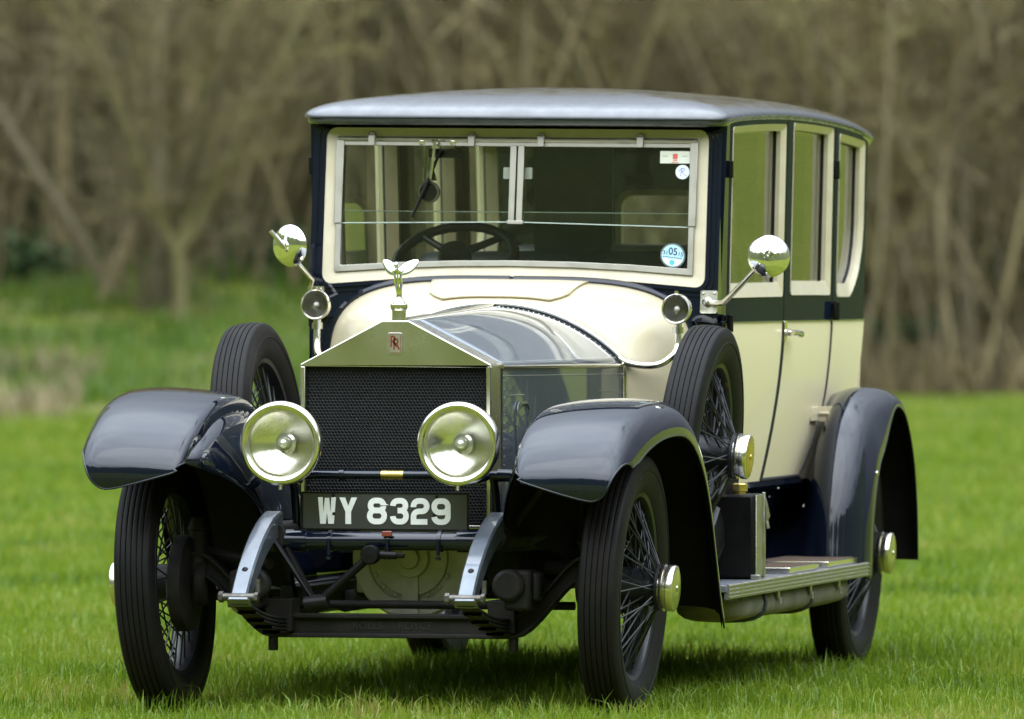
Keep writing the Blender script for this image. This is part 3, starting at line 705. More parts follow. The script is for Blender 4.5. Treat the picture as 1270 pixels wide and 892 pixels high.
# engine, timing cover, under-tray, gearbox
en = MB(); en.box((0, .90, .62), (.42, 1.0, .5)); en.box((0, 1.75, .53), (.36, .8, .26)); en.tube([(0, 2.1, .5), (0, 3.5, .42)], .04, 12);
en.box((0, 1.1, .36), (.5, 1.2, .05)); en.build('engine', chassis_m, car, bevel=.02)
fc = MB(); cx, cy, cz = .005, .22, .470
fc.lathe([(.0001, .045), (.03, .045), (.035, .03), (.058, .03), (.062, .012), (.115, .010), (.118, -.002), (.134, -.002), (.137, .010), (.182, .008), (.188, 0), (.188, -.05), (.0001, -.05)], (cx, cy, cz), (0, -1, 0), 64)
fc.box((cx - .0, cy - .012, cz - .13), (.05, .02, .15))
for a in (205, 225, 245, 295, 315, 335): fc.dome((cx + .126 * math.cos(R(a)), cy + .0, cz + .126 * math.sin(R(a))), (0, -1, 0), .009, h=.7, n=8)
fc.build('timing_cover', castalum, car, smooth=30)
sm = MB(); sm.box((-.135, .30, .425), (.10, .05, .13)); sm.build('steering_box', castalum, car, bevel=.008)

# --- radiator
rs = MB()
XO, ZS, ZA, XA = .302, 1.073, 1.207, .043
pent = [(-XO, 1.0665), (XO, 1.0665), (XO, ZS), (XA, ZA), (-XA, ZA), (-XO, ZS)]
rs.prism(pent, lambda x, z, d: Vector((x, d, z)), .025, .185)
for sx in (-1, 1): rs.box((sx * .294, .105, .818), (.016, .16, .497))
rs.box((0, .105, .572), (.60, .16, .012))
shell = rs.build('radiator_shell', silver, car, smooth=30, bevel=.0035)
bz = MB(); bz.prism(rr(-.0215, .0215, 1.105, 1.170, .004), lambda x, z, d: Vector((x, d, z)), .019, .026)
badge = bz.build('badge', mat('badge_silver', (.62, .58, .55), .3, .9, var=(.5, .46, .42), vscale=50), shell, bevel=.001)
vs, fs = text_geo('R', .050, .0006); lg = MB()
for dx, dz in ((-.0045, .004), (.0045, -.004)): lg.add([Vector((v.x * .78 + dx, .0182, 1.1375 + v.y + dz)) for v in vs], fs)
vs, fs = text_geo('', .012)
lg.ring(rr(-.0185, .0185, 1.108, 1.167, .003), rr(-.0172, .0172, 1.1093, 1.1657, .002), lambda x, z, d: Vector((x, d, z)), .0186, .0186, .0189, .0189)
lgo = lg.build('badge_letters', red_en, shell, recalc=False)
rc = MB()
rc.box((0, .06, .82), (.575, .02, .495))
# honeycomb face: rows of little cells
P0 = []; cell = .0108
cm = MB(); nz_ = int(.49 / (cell * .866)); nx_ = int(.57 / cell)
for j in range(nz_):
    for i in range(nx_):
        x = -.285 + cell * (i + (.5 if j % 2 else 0)) + cell / 2; z = .578 + cell * .866 * (j + .5)
        if abs(x) > .284: continue
        a = [Vector((x + cell * .56 * math.cos(R(60 * k + 30)), .046, z + cell * .56 * math.sin(R(60 * k + 30)))) for k in range(6)]
        b = [Vector((x + cell * .40 * math.cos(R(60 * k + 30)), .0445, z + cell * .40 * math.sin(R(60 * k + 30)))) for k in range(6)]
        cm.add(a + b, [(k, (k + 1) % 6, 6 + (k + 1) % 6, 6 + k) for k in range(6)])
core = rc.build('radiator_core', coremat, car)
cm.build('honeycomb', mat('honeycomb_black', (.030, .032, .033), .35, .4, var=(.045, .046, .044), vscale=7), core, recalc=False, smooth=20)
cp = MB(); cp.lathe([(.0001, 1.200), (.0215, 1.200), (.0215, 1.238), (.0245, 1.242), (.027, 1.248), (.027, 1.256), (.024, 1.259), (.0001, 1.259)], (0, .075, 0), (0, 0, 1), 28)
cp.build('radiator_cap', silver, car, smooth=35)
# winged figure on the cap, leaning forward
orn = MB(); O = Vector((0, .075, 1.258))
def body_loft(secs, n=14):
    P = []
    for (x, y, z, a, b) in secs: P.append([O + Vector((x + a * math.cos(2 * math.pi * k / n), y + b * math.sin(2 * math.pi * k / n), z)) for k in range(n)])
    orn.grid(P, cv=True); orn.add(P[0], [tuple(range(n))]); orn.add(P[-1], [tuple(range(n))])
body_loft([(0, 0, 0, .021, .021), (0, 0, .006, .020, .020), (0, .002, .012, .014, .016), (0, .003, .022, .0085, .012), (0, .001, .036, .0095, .012), (0, -.002, .048, .0105, .012), (0, -.006, .060, .013, .0125), (0, -.010, .070, .0145, .012), (0, -.014, .079, .012, .010), (0, -.018, .088, .0135, .011), (0, -.022, .097, .0150, .010), (0, -.026, .103, .0125, .008), (0, -.030, .106, .0055, .0055), (0, -.033, .110, .0045, .005), (0, -.036, .114, .0068, .008), (0, -.038, .120, .0075, .0088), (0, -.038, .126, .006, .0075), (0, -.037, .130, .002, .003)])
for s in (-1, 1):
    P = []; wn = 9
    for i in range(wn + 1):
        t = i / wn; c = O + Vector((s * (.008 + .047 * t), -.016 + .040 * t, .098 + .036 * t ** 1.15)); wd_ = .0165 * (math.sin(math.pi * (.20 + .74 * t)) ** .7) * (1.05 if t < .9 else .85)
        th = .0042 * (1 - .6 * t)
        u = Vector((-s * .55, .12, .83)).normalized(); v = Vector((s * .3, -.9, .3)).normalized()
        P.append([c + u * wd_ * math.cos(2 * math.pi * k / 10) + v * th * math.sin(2 * math.pi * k / 10) for k in range(10)])
    orn.grid(P, cv=True); orn.add(P[-1], [tuple(range(10))]); orn.add(P[0], [tuple(range(10))])
    orn.tube([O + Vector((s * .012, -.022, .099)), O + Vector((s * .018, -.004, .104)), O + Vector((s * .028, .006, .112))], [.005, .004, .003], 8)
orno = orn.build('bonnet_ornament', chrome, car, smooth=60)

# --- bonnet
HW = .425
def bonnet_top(t, k):
    """t 0 front..1 rear, k 0 centre..1 hinge line"""
    hw_ = .300 + (HW - .300) * t; zt = 1.207 + (1.247 - 1.207) * t; zh = 1.070 - .006 * t
    x = hw_ * k
    flat = max(0, (k - .14) / .86)
    gable = zt - (zt - zh) * flat
    rnd = zh + (zt - zh) * (1 - k ** 2.1) ** .9
    z = gable + (rnd - gable) * (t ** .75)
    return Vector((x, .178 + (1.375 - .178) * t, z))
bn = MB()
for sx in (-1, 1):
    P = [[Vector((sx * p.x, p.y, p.z)) for p in (bonnet_top(i / 20, .012 + .988 * j / 24) for j in range(25))] for i in range(21)]
    bn.grid(P)
bon = bn.build('bonnet', alum, car, lean=0, smooth=60, solid=.002)
for sx in (-1, 1):
    sd_ = MB(); P = []
    for i in range(21):
        t = i / 20; p = bonnet_top(t, 1)
        P.append([Vector((sx * (p.x + .002), p.y, p.z - .012 - (p.z - .012 - .60) * j / 10)) for j in range(11)])
    sd_.grid(P)
    dt = MB(); dt.grid(P)
    for j in range(46):                                # rivets along the hinge, the front edge and the vent
        t = (j + .5) / 46; p = bonnet_top(t, 1)
        dt.dome((sx * (p.x + .003), p.y, p.z - .034), (sx, 0, 0), .0028); q = bonnet_top(t, .955); dt.dome((sx * q.x, q.y, q.z), (sx * .5, 0, .87), .0028)
    for j in range(16):
        p = bonnet_top(.012, 1); dt.dome((sx * (p.x + .004), p.y, 1.02 - j * .026), (sx, 0, 0), .0026); p = bonnet_top(.985, 1); dt.dome((sx * (p.x + .003), p.y, 1.02 - j * .026), (sx, 0, 0), .0026)
        if j < 9: p = bonnet_top(.06 + .014 * j, 1); dt.dome((sx * (p.x + .003), p.y, .975), (sx, 0, 0), .0026); p = bonnet_top(.80 + .02 * j, 1); dt.dome((sx * (p.x + .003), p.y, .978), (sx, 0, 0), .0024)
    dt.m = [0 if i < 200 else 1 for i in range(len(dt.f))]
    panel = dt.build('bonnet_side', [alum, nickel], bon, smooth=60, recalc=False)
    lv = MB()
    for t0 in (.16,):
        p = bonnet_top(t0, 1)
        lv.ring(rr(p.y - .06, p.y + .06, .63, .955, .03), rr(p.y - .053, p.y + .053, .637, .948, .026), lambda y, z, d: Vector((sx * (.302 + (HW - .3) * (y - .178) / 1.197 + d), y, z)), .003, .003, .007, .007)
    lv.build('vent_panel', alum, panel)
hg = MB(); hg.tube([bonnet_top(i / 12, 0) + Vector((0, 0, .003)) for i in range(13)], .0075, 10)
for sx in (-1, 1): hg.tube([Vector((sx * p.x, p.y, p.z)) for p in (bonnet_top(i / 12, 1) + Vector((.004, 0, -.006)) for i in range(13))], .006, 10)
rv = hg
for sx in (-1, 1):
    for j in range(50): q = bonnet_top((j + .5) / 50, .055); rv.dome((sx * q.x, q.y, q.z + .001), (0, 0, 1), .0027)
    for j in range(24): q = bonnet_top(.965, (j + .5) / 25); rv.dome((sx * q.x, q.y, q.z + .001), (0, 0, 1), .0025)
hgo = hg.build('bonnet_hinge', nickel, bon, smooth=60, recalc=False)

# --- scuttle: flares from the bonnet out to the body
NK = 34
def prof_front(k):
    if k <= .7:
        p = bonnet_top(1, k / .7); return (p.x + .006 * (k / .7), p.z + .006)
    return (HW + .006, 1.068 - (k - .7) / .3 * .44)
def prof_rear(k):
    if k <= .7:
        a = math.pi / 2 * (k / .7); c, s_ = math.cos(a), math.sin(a)
        zc_, hz, hx = .985, .343, .607
        return (hx * s_ ** .52 if s_ > 0 else 0, zc_ + hz * (c ** .52 if c > 1e-6 else 0))
    return (.607 - .012 * (k - .7) / .3, .985 - (k - .7) / .3 * .355)
def scuttle(t, k, off=0.0):
    e = math.sin(t * math.pi / 2) ** .85; a = prof_front(k); b = prof_rear(k)
    x = a[0] + (b[0] - a[0]) * e; z = a[1] + (b[1] - a[1]) * e; y = 1.375 + t * (yws(max(1.25, min(1.34, z))) - 1.375 + .012)
    return Vector((x, y, z))
def sgrid(t0, t1, k0, k1, nt_, nk_, sx, off=0):
    P = []
    for i in range(nt_ + 1):
        row = []
        for j in range(nk_ + 1):
            t = t0 + (t1 - t0) * i / nt_; k = k0 + (k1 - k0) * j / nk_; p = scuttle(t, k)
            if off:
                du = scuttle(min(1, t + .01), k) - scuttle(max(0, t - .01), k); dv = scuttle(t, min(1, k + .01)) - scuttle(t, max(0, k - .01)); nn = du.cross(dv)
                if nn.length > 1e-9:
                    nn.normalize(); nn = nn if nn.z > -0.2 and (nn.z > 0 or nn.x > 0) else -nn; p = p + nn * off
            row.append(Vector((sx * p.x, p.y, p.z)))
        P.append(row)
    return P
sq = MB()
for sx in (-1, 1): sq.grid(sgrid(0, 1, 0, 1, 16, NK, sx))
scu = sq.build('scuttle', cream, car, lean=BL, smooth=70, solid=.003)
vf = MB()
def vent_pt(u, v):                      # u -1..1 across, v 0 front..1 rear
    t = .13 + .73 * v; X = abs(u) * (.222 + .038 * v); lo_, hi_ = 0.0, .6
    for _ in range(30):
        k = (lo_ + hi_) / 2
        if scuttle(t, k).x < X: lo_ = k
        else: hi_ = k
    p = scuttle(t, k); return Vector((math.copysign(p.x, u) if abs(u) > 1e-6 else 0, p.y, p.z))
P = []
for i in range(9):
    v = i / 8; r0 = .80 if i == 0 else (.93 if i == 1 else 1)
    P.append([vent_pt(r0 * (-1 + 2 * j / 24), v) + Vector((0, -.003, .007)) for j in range(25)])
vf.grid(P)
vf.build('vent_flap', cream, scu, lean=BL, smooth=60, solid=.006)
sb = MB()                                # bright bead round the back of the bonnet
for sx in (-1, 1): sb.tube([Vector((sx * p[0], 1.372, p[1] + .003)) for p in (prof_front(j / 30) for j in range(31))], .009, 10)
sb.build('scuttle_bead', nickel, scu, lean=BL * .5, smooth=60)

# --- front bulkhead: pillars, screen surround
fw = MB(); F = front(0)
def scr_bot(x): return .030 * (1 - min(1, (x / .62) ** 2))
def warp(fn): return lambda x, z, d: fn(x, z + scr_bot(x) * max(0, (1.60 - z) / .28) if z < 1.6 else z, d)
outer = rr(-.682, .682, 1.20, 1.868, .004); inner = rr(-.640, .640, 1.312, 1.828, .035)
FB = lambda x, z, d: Vector((x, yws(z) + d, z + (scr_bot(x) * max(0, (1.60 - z) / .28) if z < 1.6 else 0)))
fw.ring(outer, inner, FB, 0, 0, .06, .06)
fw.ring(rr(-.652, .652, 1.300, 1.838, .045), rr(-.640, .640, 1.312, 1.828, .036), FB, -.007, -.007, .01, .01)
fw.ring(rr(-.668, .668, 1.284, 1.850, .055), rr(-.662, .662, 1.290, 1.845, .05), FB, -.004, -.004, .01, .01)
for sx in (-1, 1): fw.box((sx * .648, 1.70, .92), (.068, .085, .60))
for sx in (-1, 1):                        # rolled border round the scuttle
    fw.tube([Vector((sx * (p[0] + .006), 1.645, p[1] + .006)) for p in (prof_rear(j / 40) for j in range(41))], .013, 8)
bulk = fw.build('front_pillar_frame', navy, car, lean=BL, smooth=40)
# filler between scuttle profile and screen sill
fl = MB(); P = []
for j in range(61):
    k = -1 + 2 * j / 60; p = prof_rear(abs(k)); x = math.copysign(p[0], k); X = math.copysign(min(.68, abs(x) + .075), k)
    zt = 1.30 + scr_bot(x)
    P.append([Vector((x, 1.652, p[1] - .004)), Vector((x + (X - x) * .9, 1.657, max(p[1] - .004, min(zt, p[1] + .03)) if abs(k) < .5 else p[1] + .012 * (1 - abs(k))))])
fl.grid(P); fl.build('scuttle_border', navy, bulk, lean=BL, smooth=60, solid=.004)

# --- windscreen
ws = MB()
ws.ring(rr(-.638, .638, 1.314, 1.826, .034), rr(-.596, .596, 1.353, 1.792, .004), FB, -.004, .002, .05, .05)
wsf = ws.build('windscreen', cream_frame, car, lean=BL, smooth=35)
nf = MB()
nf.ring(rr(-.598, .598, 1.351, 1.794, .004), rr(-.579, .579, 1.372, 1.768, .004), FB, -.006, -.006, .03, .03)
for x in (-.0105, .0155): nf.prism([(x - .0105, 1.512), (x + .0105, 1.512), (x + .0105, 1.772), (x - .0105, 1.772)], FB, -.008, .02)
nf.prism([(-.024, 1.505), (.030, 1.505), (.030, 1.518), (-.024, 1.518)], FB, -.010, .0)
for sx in (-1, 1): nf.prism([(sx * .578, 1.512), (sx * .604, 1.512), (sx * .604, 1.79), (sx * .578, 1.79)], FB, -.011, -.004)
nf.tube([FB(-.60, 1.789, -.006), FB(.60, 1.789, -.006)], .0085, 10)
fr_ = nf.build('screen_frame', dull_nickel, wsf, lean=BL, smooth=35, bevel=.0015)
gl = MB()
gl.add([FB(-.58, 1.512, -.002), FB(.003, 1.512, -.002), FB(.003, 1.772, -.002), FB(-.58, 1.772, -.002)], [(0, 1, 2, 3)])
gl.build('upper_pane', glass, wsf, lean=BL, recalc=False)
gl = MB(); gl.add([FB(.003, 1.512, -.002), FB(.58, 1.508, -.002), FB(.58, 1.772, -.002), FB(.003, 1.772, -.002)], [(0, 1, 2, 3)])
gl.build('upper_pane', glass, wsf, lean=BL, recalc=False)
gl = MB(); n_ = 24
lo = [FB(-.58 + 1.16 * i / n_, 1.362, .012) for i in range(n_ + 1)]; hi = [FB(-.58 + 1.16 * i / n_, 1.553, .012) for i in range(n_ + 1)]
gl.grid([lo, hi]); gl.build('lower_pane', glass, wsf, lean=BL, recalc=False)
ed = MB(); ed.tube([FB(-.578, 1.512, -.002), FB(.003, 1.512, -.002), FB(.578, 1.508, -.002)], .0018, 6); ed.tube([FB(-.578, 1.553, .012), FB(.578, 1.553, .012)], .0016, 6)
ed.build('pane_edge', mat('glass_edge', (.40, .48, .42), .25), wsf, lean=BL)
for px_ in (-.485, -.150, .082, .412):
    c = MB(); c.prism(rr(px_ - .011, px_ + .011, 1.768, 1.800, .003), FB, -.020, -.006); c.prism([(px_ - .012, 1.800), (px_ + .012, 1.800), (px_ + .006, 1.813), (px_ - .006, 1.813)], FB, -.012, -.003); c.tube([FB(px_ - .013, 1.800, -.014), FB(px_ + .013, 1.800, -.014)], .0055, 8)
    c.build('screen_hinge', dull_nickel, wsf, lean=BL, bevel=.001)
wp = MB(); p0 = FB(-.268, 1.782, -.02)
wp.lathe([(.0001, -.012), (.010, -.010), (.011, .0), (.011, .012)], p0, (0, -1, 0), 12)
wp.tube([p0 + Vector((0, -.01, 0)), FB(-.272, 1.74, -.026), FB(-.283, 1.66, -.02)], [.0055, .0055, .004], 8)
wp.build('wiper_arm', nickel, wsf, lean=BL)
wb = MB(); wb.tube([FB(-.252, 1.752, -.018), FB(-.300, 1.630, -.014), FB(-.342, 1.528, -.012)], [.005, .0058, .0042], 8); wb.lathe([(.0001, -.006), (.006, -.005), (.006, .006), (.0001, .007)], FB(-.252, 1.752, -.018), (0, -1, 0), 10)
wb.build('wiper_blade', black_en, wsf, lean=BL)
for x in (-.318, -.214): 
    kn = MB(); kn.lathe([(.010, 0), (.010, .004), (.007, .006), (.0001, .006)], FB(x, 1.780, -.006), (0, -1, 0), 12); kn.build('screen_knob', nickel, wsf, lean=BL)
def on_glass(x, z, d): return FB(x, z, -.0035 - d)
def lettering(mb, s, size, cx, cz, d, m, bold=0, rot=0, sx=1):
    vs, fs = text_geo(s, size, bold); c, s_ = math.cos(rot), math.sin(rot)
    mb.add([on_glass(cx + (v.x * c - v.y * s_) * sx, cz + v.x * s_ + v.y * c, d) for v in vs], fs, m)
st = MB(); st.prism(rr(.478, .577, 1.717, 1.757, .002), on_glass, 0, -.0012)
st.prism(rr(.520, .536, 1.731, 1.748, .001), on_glass, .0004, -.0002, 1); st.prism(rr(.521, .535, 1.7255, 1.729, .0005), on_glass, .0004, -.0002, 1); st.prism(rr(.517, .539, 1.719, 1.7215, .0005), on_glass, .0004, -.0002, 1)
for x in (.495, .559): st.prism(rr(x - .009, x + .009, 1.739, 1.7415, .0004), on_glass, .0004, -.0002, 2)
st.build('club_sticker', [pale_paper, red_ink, mat('grey_ink', (.35, .36, .34), .7)], wsf, lean=BL)
st = MB(); st.prism(arc_pts(.5535, 1.689, .0232, 0, 354, 59), on_glass, 0, -.0012)
ribbon(st, [(.5475, 1.676), (.5495, 1.688), (.551, 1.700)], .0010, on_glass, .0004, 0, 1); ribbon(st, catmull and [(.543, 1.690), (.546, 1.697), (.552, 1.7015), (.558, 1.700), (.560, 1.696), (.556, 1.692), (.549, 1.690)], .0010, on_glass, .0004, 0, 1); ribbon(st, [(.551, 1.690), (.557, 1.684), (.563, 1.679), (.568, 1.676)], .0010, on_glass, .0004, 0, 1)
st.build('round_sticker', [mat('white_paper', (.70, .74, .78), .6), blue_ink], wsf, lean=BL, recalc=False)
st = MB(); cx, cz = .530, 1.412
st.prism(arc_pts(cx, cz, .0415, 0, 356, 59), on_glass, 0, -.0012, 3); st.prism(arc_pts(cx, cz, .0365, 0, 356, 59), on_glass, .0006, 0, 0)
st.prism([(cx - .034, cz - .010), (cx + .034, cz - .013), (cx + .028, cz - .023), (cx + .014, cz - .033), (cx - .012, cz - .034), (cx - .028, cz - .023)], on_glass, .0009, .0006, 2)
lettering(st, '05', .034, cx + .001, cz + .013, .0012, 1, .0006, -.06, .9); lettering(st, '31', .019, cx - .024, cz + .009, .0012, 1, .0002, .0); lettering(st, '15', .019, cx + .0255, cz + .006, .0012, 1, .0002, -.15)
for k in range(9):
    x = cx - .030 + k * .0072; st.prism(rr(x - .0028, x + .0028, cz - .0055 - k * .0004, cz - .0030 - k * .0004, .0003), on_glass, .0012, .0009, 1)
st.prism(arc_pts(cx - .002, cz - .0225, .0090, 0, 350, 20), on_glass, .0013, .0009, 4)
st.build('tax_disc', [blue_paper, dark_ink, pale_paper, mat('disc_holder', (.10, .12, .12), .3), cyan_ink], wsf, lean=BL, recalc=False)

# --- body sides: doors, quarters
Y = dict(a0=1.70, a1=1.775, d1=2.710, d2=3.572, q1=4.235)
def win_loops(y0, y1, z0, z1, rad):
    return rr(y0, y1, z0, z1, rad)
def upper_panel(parent_mb, y0, y1, wy0, wy1, wz0, wz1, rad, sx, m=0, th=.035, quarter=False):
    parent_mb.ring(rr(y0, y1, 1.203, 1.868, .003), win_loops(wy0, wy1, wz0, wz1, rad), side(sx, quarter=quarter), 0, 0, -th, -th, m)
def window(door, y0, y1, z0, z1, rad, sx, quarter=False):
    r = rad if isinstance(rad, tuple) else (rad,) * 4
    S = side(sx, quarter=quarter)
    i1 = rr(y0 + .022, y1 - .020, z0 + .046, z1 - .022, tuple(max(.004, q - .02) for q in r)); o1 = rr(y0 - .001, y1 + .001, z0 - .001, z1 + .001, r)
    m_ = MB(); m_.ring(o1, i1, S, .004, -.012, -.03, -.026)
    fr2 = m_.build('window_frame', cream_frame, door, lean=BL, smooth=35)
    i2 = rr(y0 + .052, y1 - .050, z0 + .050, z1 - .030, tuple(max(.004, q - .034) for q in r))
    i1b = rr(y0 + .020, y1 - .018, z0 + .044, z1 - .020, tuple(max(.004, q - .02) for q in r)); m_ = MB(); m_.ring(i1b, i2, S, -.039, -.041, -.085, -.085); m_.build('inner_trim', tan, fr2, lean=BL, smooth=35)
    i3 = rr(y0 + .020, y1 - .018, z0 + .044, z1 - .020, tuple(max(.004, q - .02) for q in r))
    m_ = MB(); m_.ring(rr(y0 + .012, y1 - .010, z0 + .036, z1 - .012, tuple(max(.004, q - .012) for q in r)), i3, S, -.027, -.027, -.038, -.038); m_.build('glass_channel', dark_gap, fr2, lean=BL)
    m_ = MB(); m_.add([S(y, z, -.032) for y, z in i3], [tuple(range(len(i3)))]); m_.build('window_glass', side_glass, door, lean=BL, recalc=False)
def lower_panel(mb, yl, yr_, z0, z1, sx, m=0, off=0.0, nu=12, nv=12):
    P = []
    for i in range(nu + 1):
        row = []
        for j in range(nv + 1):
            z = z0 + (z1 - z0) * j / nv; y = yl(z) + (yr_(z) - yl(z)) * i / nu; row.append(Vector((sx * (xs(y, z) + off), y, z)))
        P.append(row)
    mb.grid(P, m)
def seam1(z): return 2.705 - .050 * ((1.2 - z) / .56) ** 2
def seam2(z): return 3.560 - (.27 * ((1.0 - z) / .36) ** 2.0 if z < 1.0 else 0) - .03 * (1.2 - z)
def rear_edge(z): return 4.235 - .10 * max(0, (1.2 - z) / .5)
for sx in (-1, 1):
    # front door
    d = MB(); lower_panel(d, lambda z: 1.775, lambda z: seam1(z) - .004, .66, 1.203, sx, 1); upper_panel(d, 1.775, 2.706, 1.805, 2.668, 1.285, 1.852, .016, sx)
    door = d.build('front_door', [navy_door, cream_lifted], car, lean=BL, smooth=40); window(door, 1.805, 2.668, 1.285, 1.852, .016, sx)
    for z in (1.70, 1.20):
        e = MB(); e.tube([(sx * .700, 1.762, z - .028), (sx * .700, 1.762, z + .028)], .011, 10); e.box((sx * .698, 1.775, z), (.012, .035, .05)); e.build('door_hinge', black_en, door, lean=BL, bevel=.002)
    # rear door
    d = MB(); lower_panel(d, lambda z: seam1(z) + .004, lambda z: seam2(z) - .004, .66, 1.203, sx, 1); upper_panel(d, 2.716, 3.566, 2.812, 3.512, 1.290, 1.858, .016, sx)
    rdoor = d.build('rear_door', [navy_door, cream_lifted], car, lean=BL, smooth=40); window(rdoor, 2.812, 3.512, 1.290, 1.858, .016, sx)
    for z in (1.72, 1.235):
        e = MB(); e.tube([(sx * .706, 3.574, z - .032), (sx * .706, 3.574, z + .032)], .012, 10); e.box((sx * .703, 3.574, z), (.012, .055, .05)); e.build('door_hinge', black_en, rdoor, lean=BL, bevel=.002)
    h = MB(); hy, hz_ = 2.725, 1.165
    h.prism(rr(hy - .022, hy + .022, hz_ - .028, hz_ + .040, .012), side(sx), .001, .007); h.lathe([(.011, 0), (.011, .022), (.009, .03)], (sx * .69, hy, hz_), (sx, 0, 0), 12)
    h.tube([(sx * .720, hy - .01, hz_), (sx * .728, hy + .04, hz_ - .001), (sx * .726, hy + .11, hz_ - .006), (sx * .722, hy + .125, hz_ - .010)], [.010, .009, .012, .008], 10)
    h.build('door_handle', nickel, rdoor, lean=BL)
    # quarter
    d = MB(); lower_panel(d, lambda z: seam2(z) + .004, rear_edge, .66, 1.203, sx, 1); upper_panel(d, 3.580, 4.232, 3.640, 4.150, 1.285, 1.846, (.02, .10, .02, .016), sx, quarter=True)
    q = d.build('quarter_panel', [navy_door, cream_lifted], car, lean=BL, smooth=40); window(q, 3.640, 4.150, 1.285, 1.846, (.02, .10, .02, .016), sx, quarter=True)
    # dark tubes standing for the shade in the door gaps; belt and sill
    e = MB()
    zs_ = [.67 + (1.203 - .67) * i / 20 for i in range(21)]
    for fn2, o_ in ((seam1, -.011), (seam1, .013), (seam2, 0)): e.tube([Vector((sx * (xs(fn2(z) + o_, z) + .0005), fn2(z) + o_, z)) for z in zs_], .0042 if o_ else .0055, 6)
    e.tube([Vector((sx * (xs(y, .672) + .001), y, .672)) for y in (seam1(.67), 2.75, 2.85, seam2(.672))], .006, 6)
    for yy in (2.711, 3.573): e.prism([(yy - .0052, 1.20), (yy + .0052, 1.20), (yy + .0052, 1.86), (yy - .0052, 1.86)], side(sx), -.03, -.004)
    e.build('door_gap_shade', dark_gap, car, lean=BL)
    e = MB(); e.tube([Vector((sx * (xs(y, 1.203) + .001), y, 1.203)) for y in np.linspace(1.70, 4.235, 16)], .0038, 6)
    e.build('belt_moulding', navy, car, lean=BL)
    e = MB(); P = []
    for y in np.linspace(1.38, 3.35, 14):
        x = xs(max(1.72, y), .66) if y > 1.7 else .60; P.append([Vector((sx * (x + .006), y, .668)), Vector((sx * (x + .012), y, .650)), Vector((sx * x, y, .632)), Vector((sx * (x - .05), y, .632)), Vector((sx * (x - .05), y, .668))])
    e.grid(P, cv=True); e.build('sill', navy, car, lean=BL)
    # A post
    e = MB(); lower_panel(e, lambda z: 1.672, lambda z: 1.770, .66, 1.203, sx, 0); e.prism([(1.70, 1.20), (1.770, 1.20), (1.770, 1.866), (1.735, 1.866)], side(sx), -.03, 0)
    e.build('door_post', navy, car, lean=BL)
    e = MB(); e.box((sx * .30, 2.75, .55), (.44, 2.7, .20)); e.build('body_underside', under, car)
    # sloped valance between sill and running board
    e = MB(); e.grid([[Vector((sx * (.60 - .10 * j / 6 + .0), y, .64 - .27 * j / 6)) for j in range(7)] for y in np.linspace(.85, 3.3, 12)]); e.build('body_valance', navy, car, smooth=60, solid=.003)
tp = MB(); S = side(1); P_ = [(0, 0)]
tp.box((.688, 3.455, .882), (.058, .012, .052)); tp.box((.663, 3.40, .882), (.010, .10, .046)); tp.tube([(.670, 3.445, .884), (.712, 3.445, .884)], .006, 8)
tp.build('door_strap', cream_frame, car, lean=BL, bevel=.001)
# rear wall with oval-cornered light
rw = MB()
def RWf(x, z, d): return Vector((x, 4.235 + .10 * (1 - (x / .66) ** 2) - .10 * max(0, (1.2 - z) / .5) + d, z + (ze(4.25) - 1.878) * max(0, (z - 1.2) / .67)))
rw.ring(rr(-.676, .676, 1.203, 1.868, .02), rr(-.225, .225, 1.405, 1.670, .06), RWf, 0, 0, -.03, -.03)
rwo = rw.build('rear_wall', navy, car, lean=BL, smooth=40)
e = MB(); e.ring(rr(-.227, .227, 1.403, 1.672, .06), rr(-.205, .205, 1.425, 1.650, .045), RWf, .004, .0, -.034, -.034); e.build('rear_window_frame', tan, rwo, lean=BL)
e = MB(); e.add([RWf(x, z, -.01) for x, z in rr(-.21, .21, 1.42, 1.655, .045)], [tuple(range(len(rr(-.21, .21, 1.42, 1.655, .045))))]); e.build('rear_window_glass', glass, rwo, lean=BL, recalc=False)
e = MB(); e.grid([[RWf(-.672 + 1.344 * i / 16, .62 + (1.205 - .62) * j / 8, 0) for j in range(9)] for i in range(17)]); e.build('rear_lower_panel', cream, car, lean=BL, solid=.004)

# --- roof
rf = MB(); loops = []
insets = [(.022, -.016), (.004, -.014), (-.002, -.004), (.000, .004), (-.010, .008), (-.010, .015), (-.003, .025), (.010, .034), (.028, .042), (.052, .050), (.085, .057), (.13, .064), (.19, .071), (.27, .078), (.37, .086), (.48, .092), (.58, .096), (.66, .097)]
for ins, dz in insets:
    hx = .700 - ins; y0 = 1.655 + ins; y1 = 4.40 - ins; rd = max(.004, min(.13 - ins * .15, hx * .9))
    lp = []
    for x, y in rr(-hx, hx, y0, y1, (.07 if ins < .3 else rd * .4, .07 if ins < .3 else rd * .4, rd, rd), 7, 14):
        xr = x * (1 - .012 * max(0, (y - 3.4) / 1.0) ** 2)
        lp.append(Vector((xr, y - .012 * (1 - (x / .7) ** 2) * (1 if y < 2 else 0), ze(y) - .006 + dz - .02 * max(0, (y - 3.9) / .5) ** 2)))
    loops.append(lp)
rf.grid(loops, cv=True); rf.add(loops[-1], [tuple(range(len(loops[-1])))])
roof = rf.build('roof', navy_roof, car, lean=BL, smooth=60)
hd = MB(); hd.grid([[Vector((-.66 + 1.32 * i / 8, y, ze(y) - .012 + .05 * (1 - (abs(-1 + 2 * i / 8)) ** 2.5))) for i in range(9)] for y in np.linspace(1.75, 4.25, 14)]); hd.build('headlining', cloth, car, lean=BL, smooth=60)

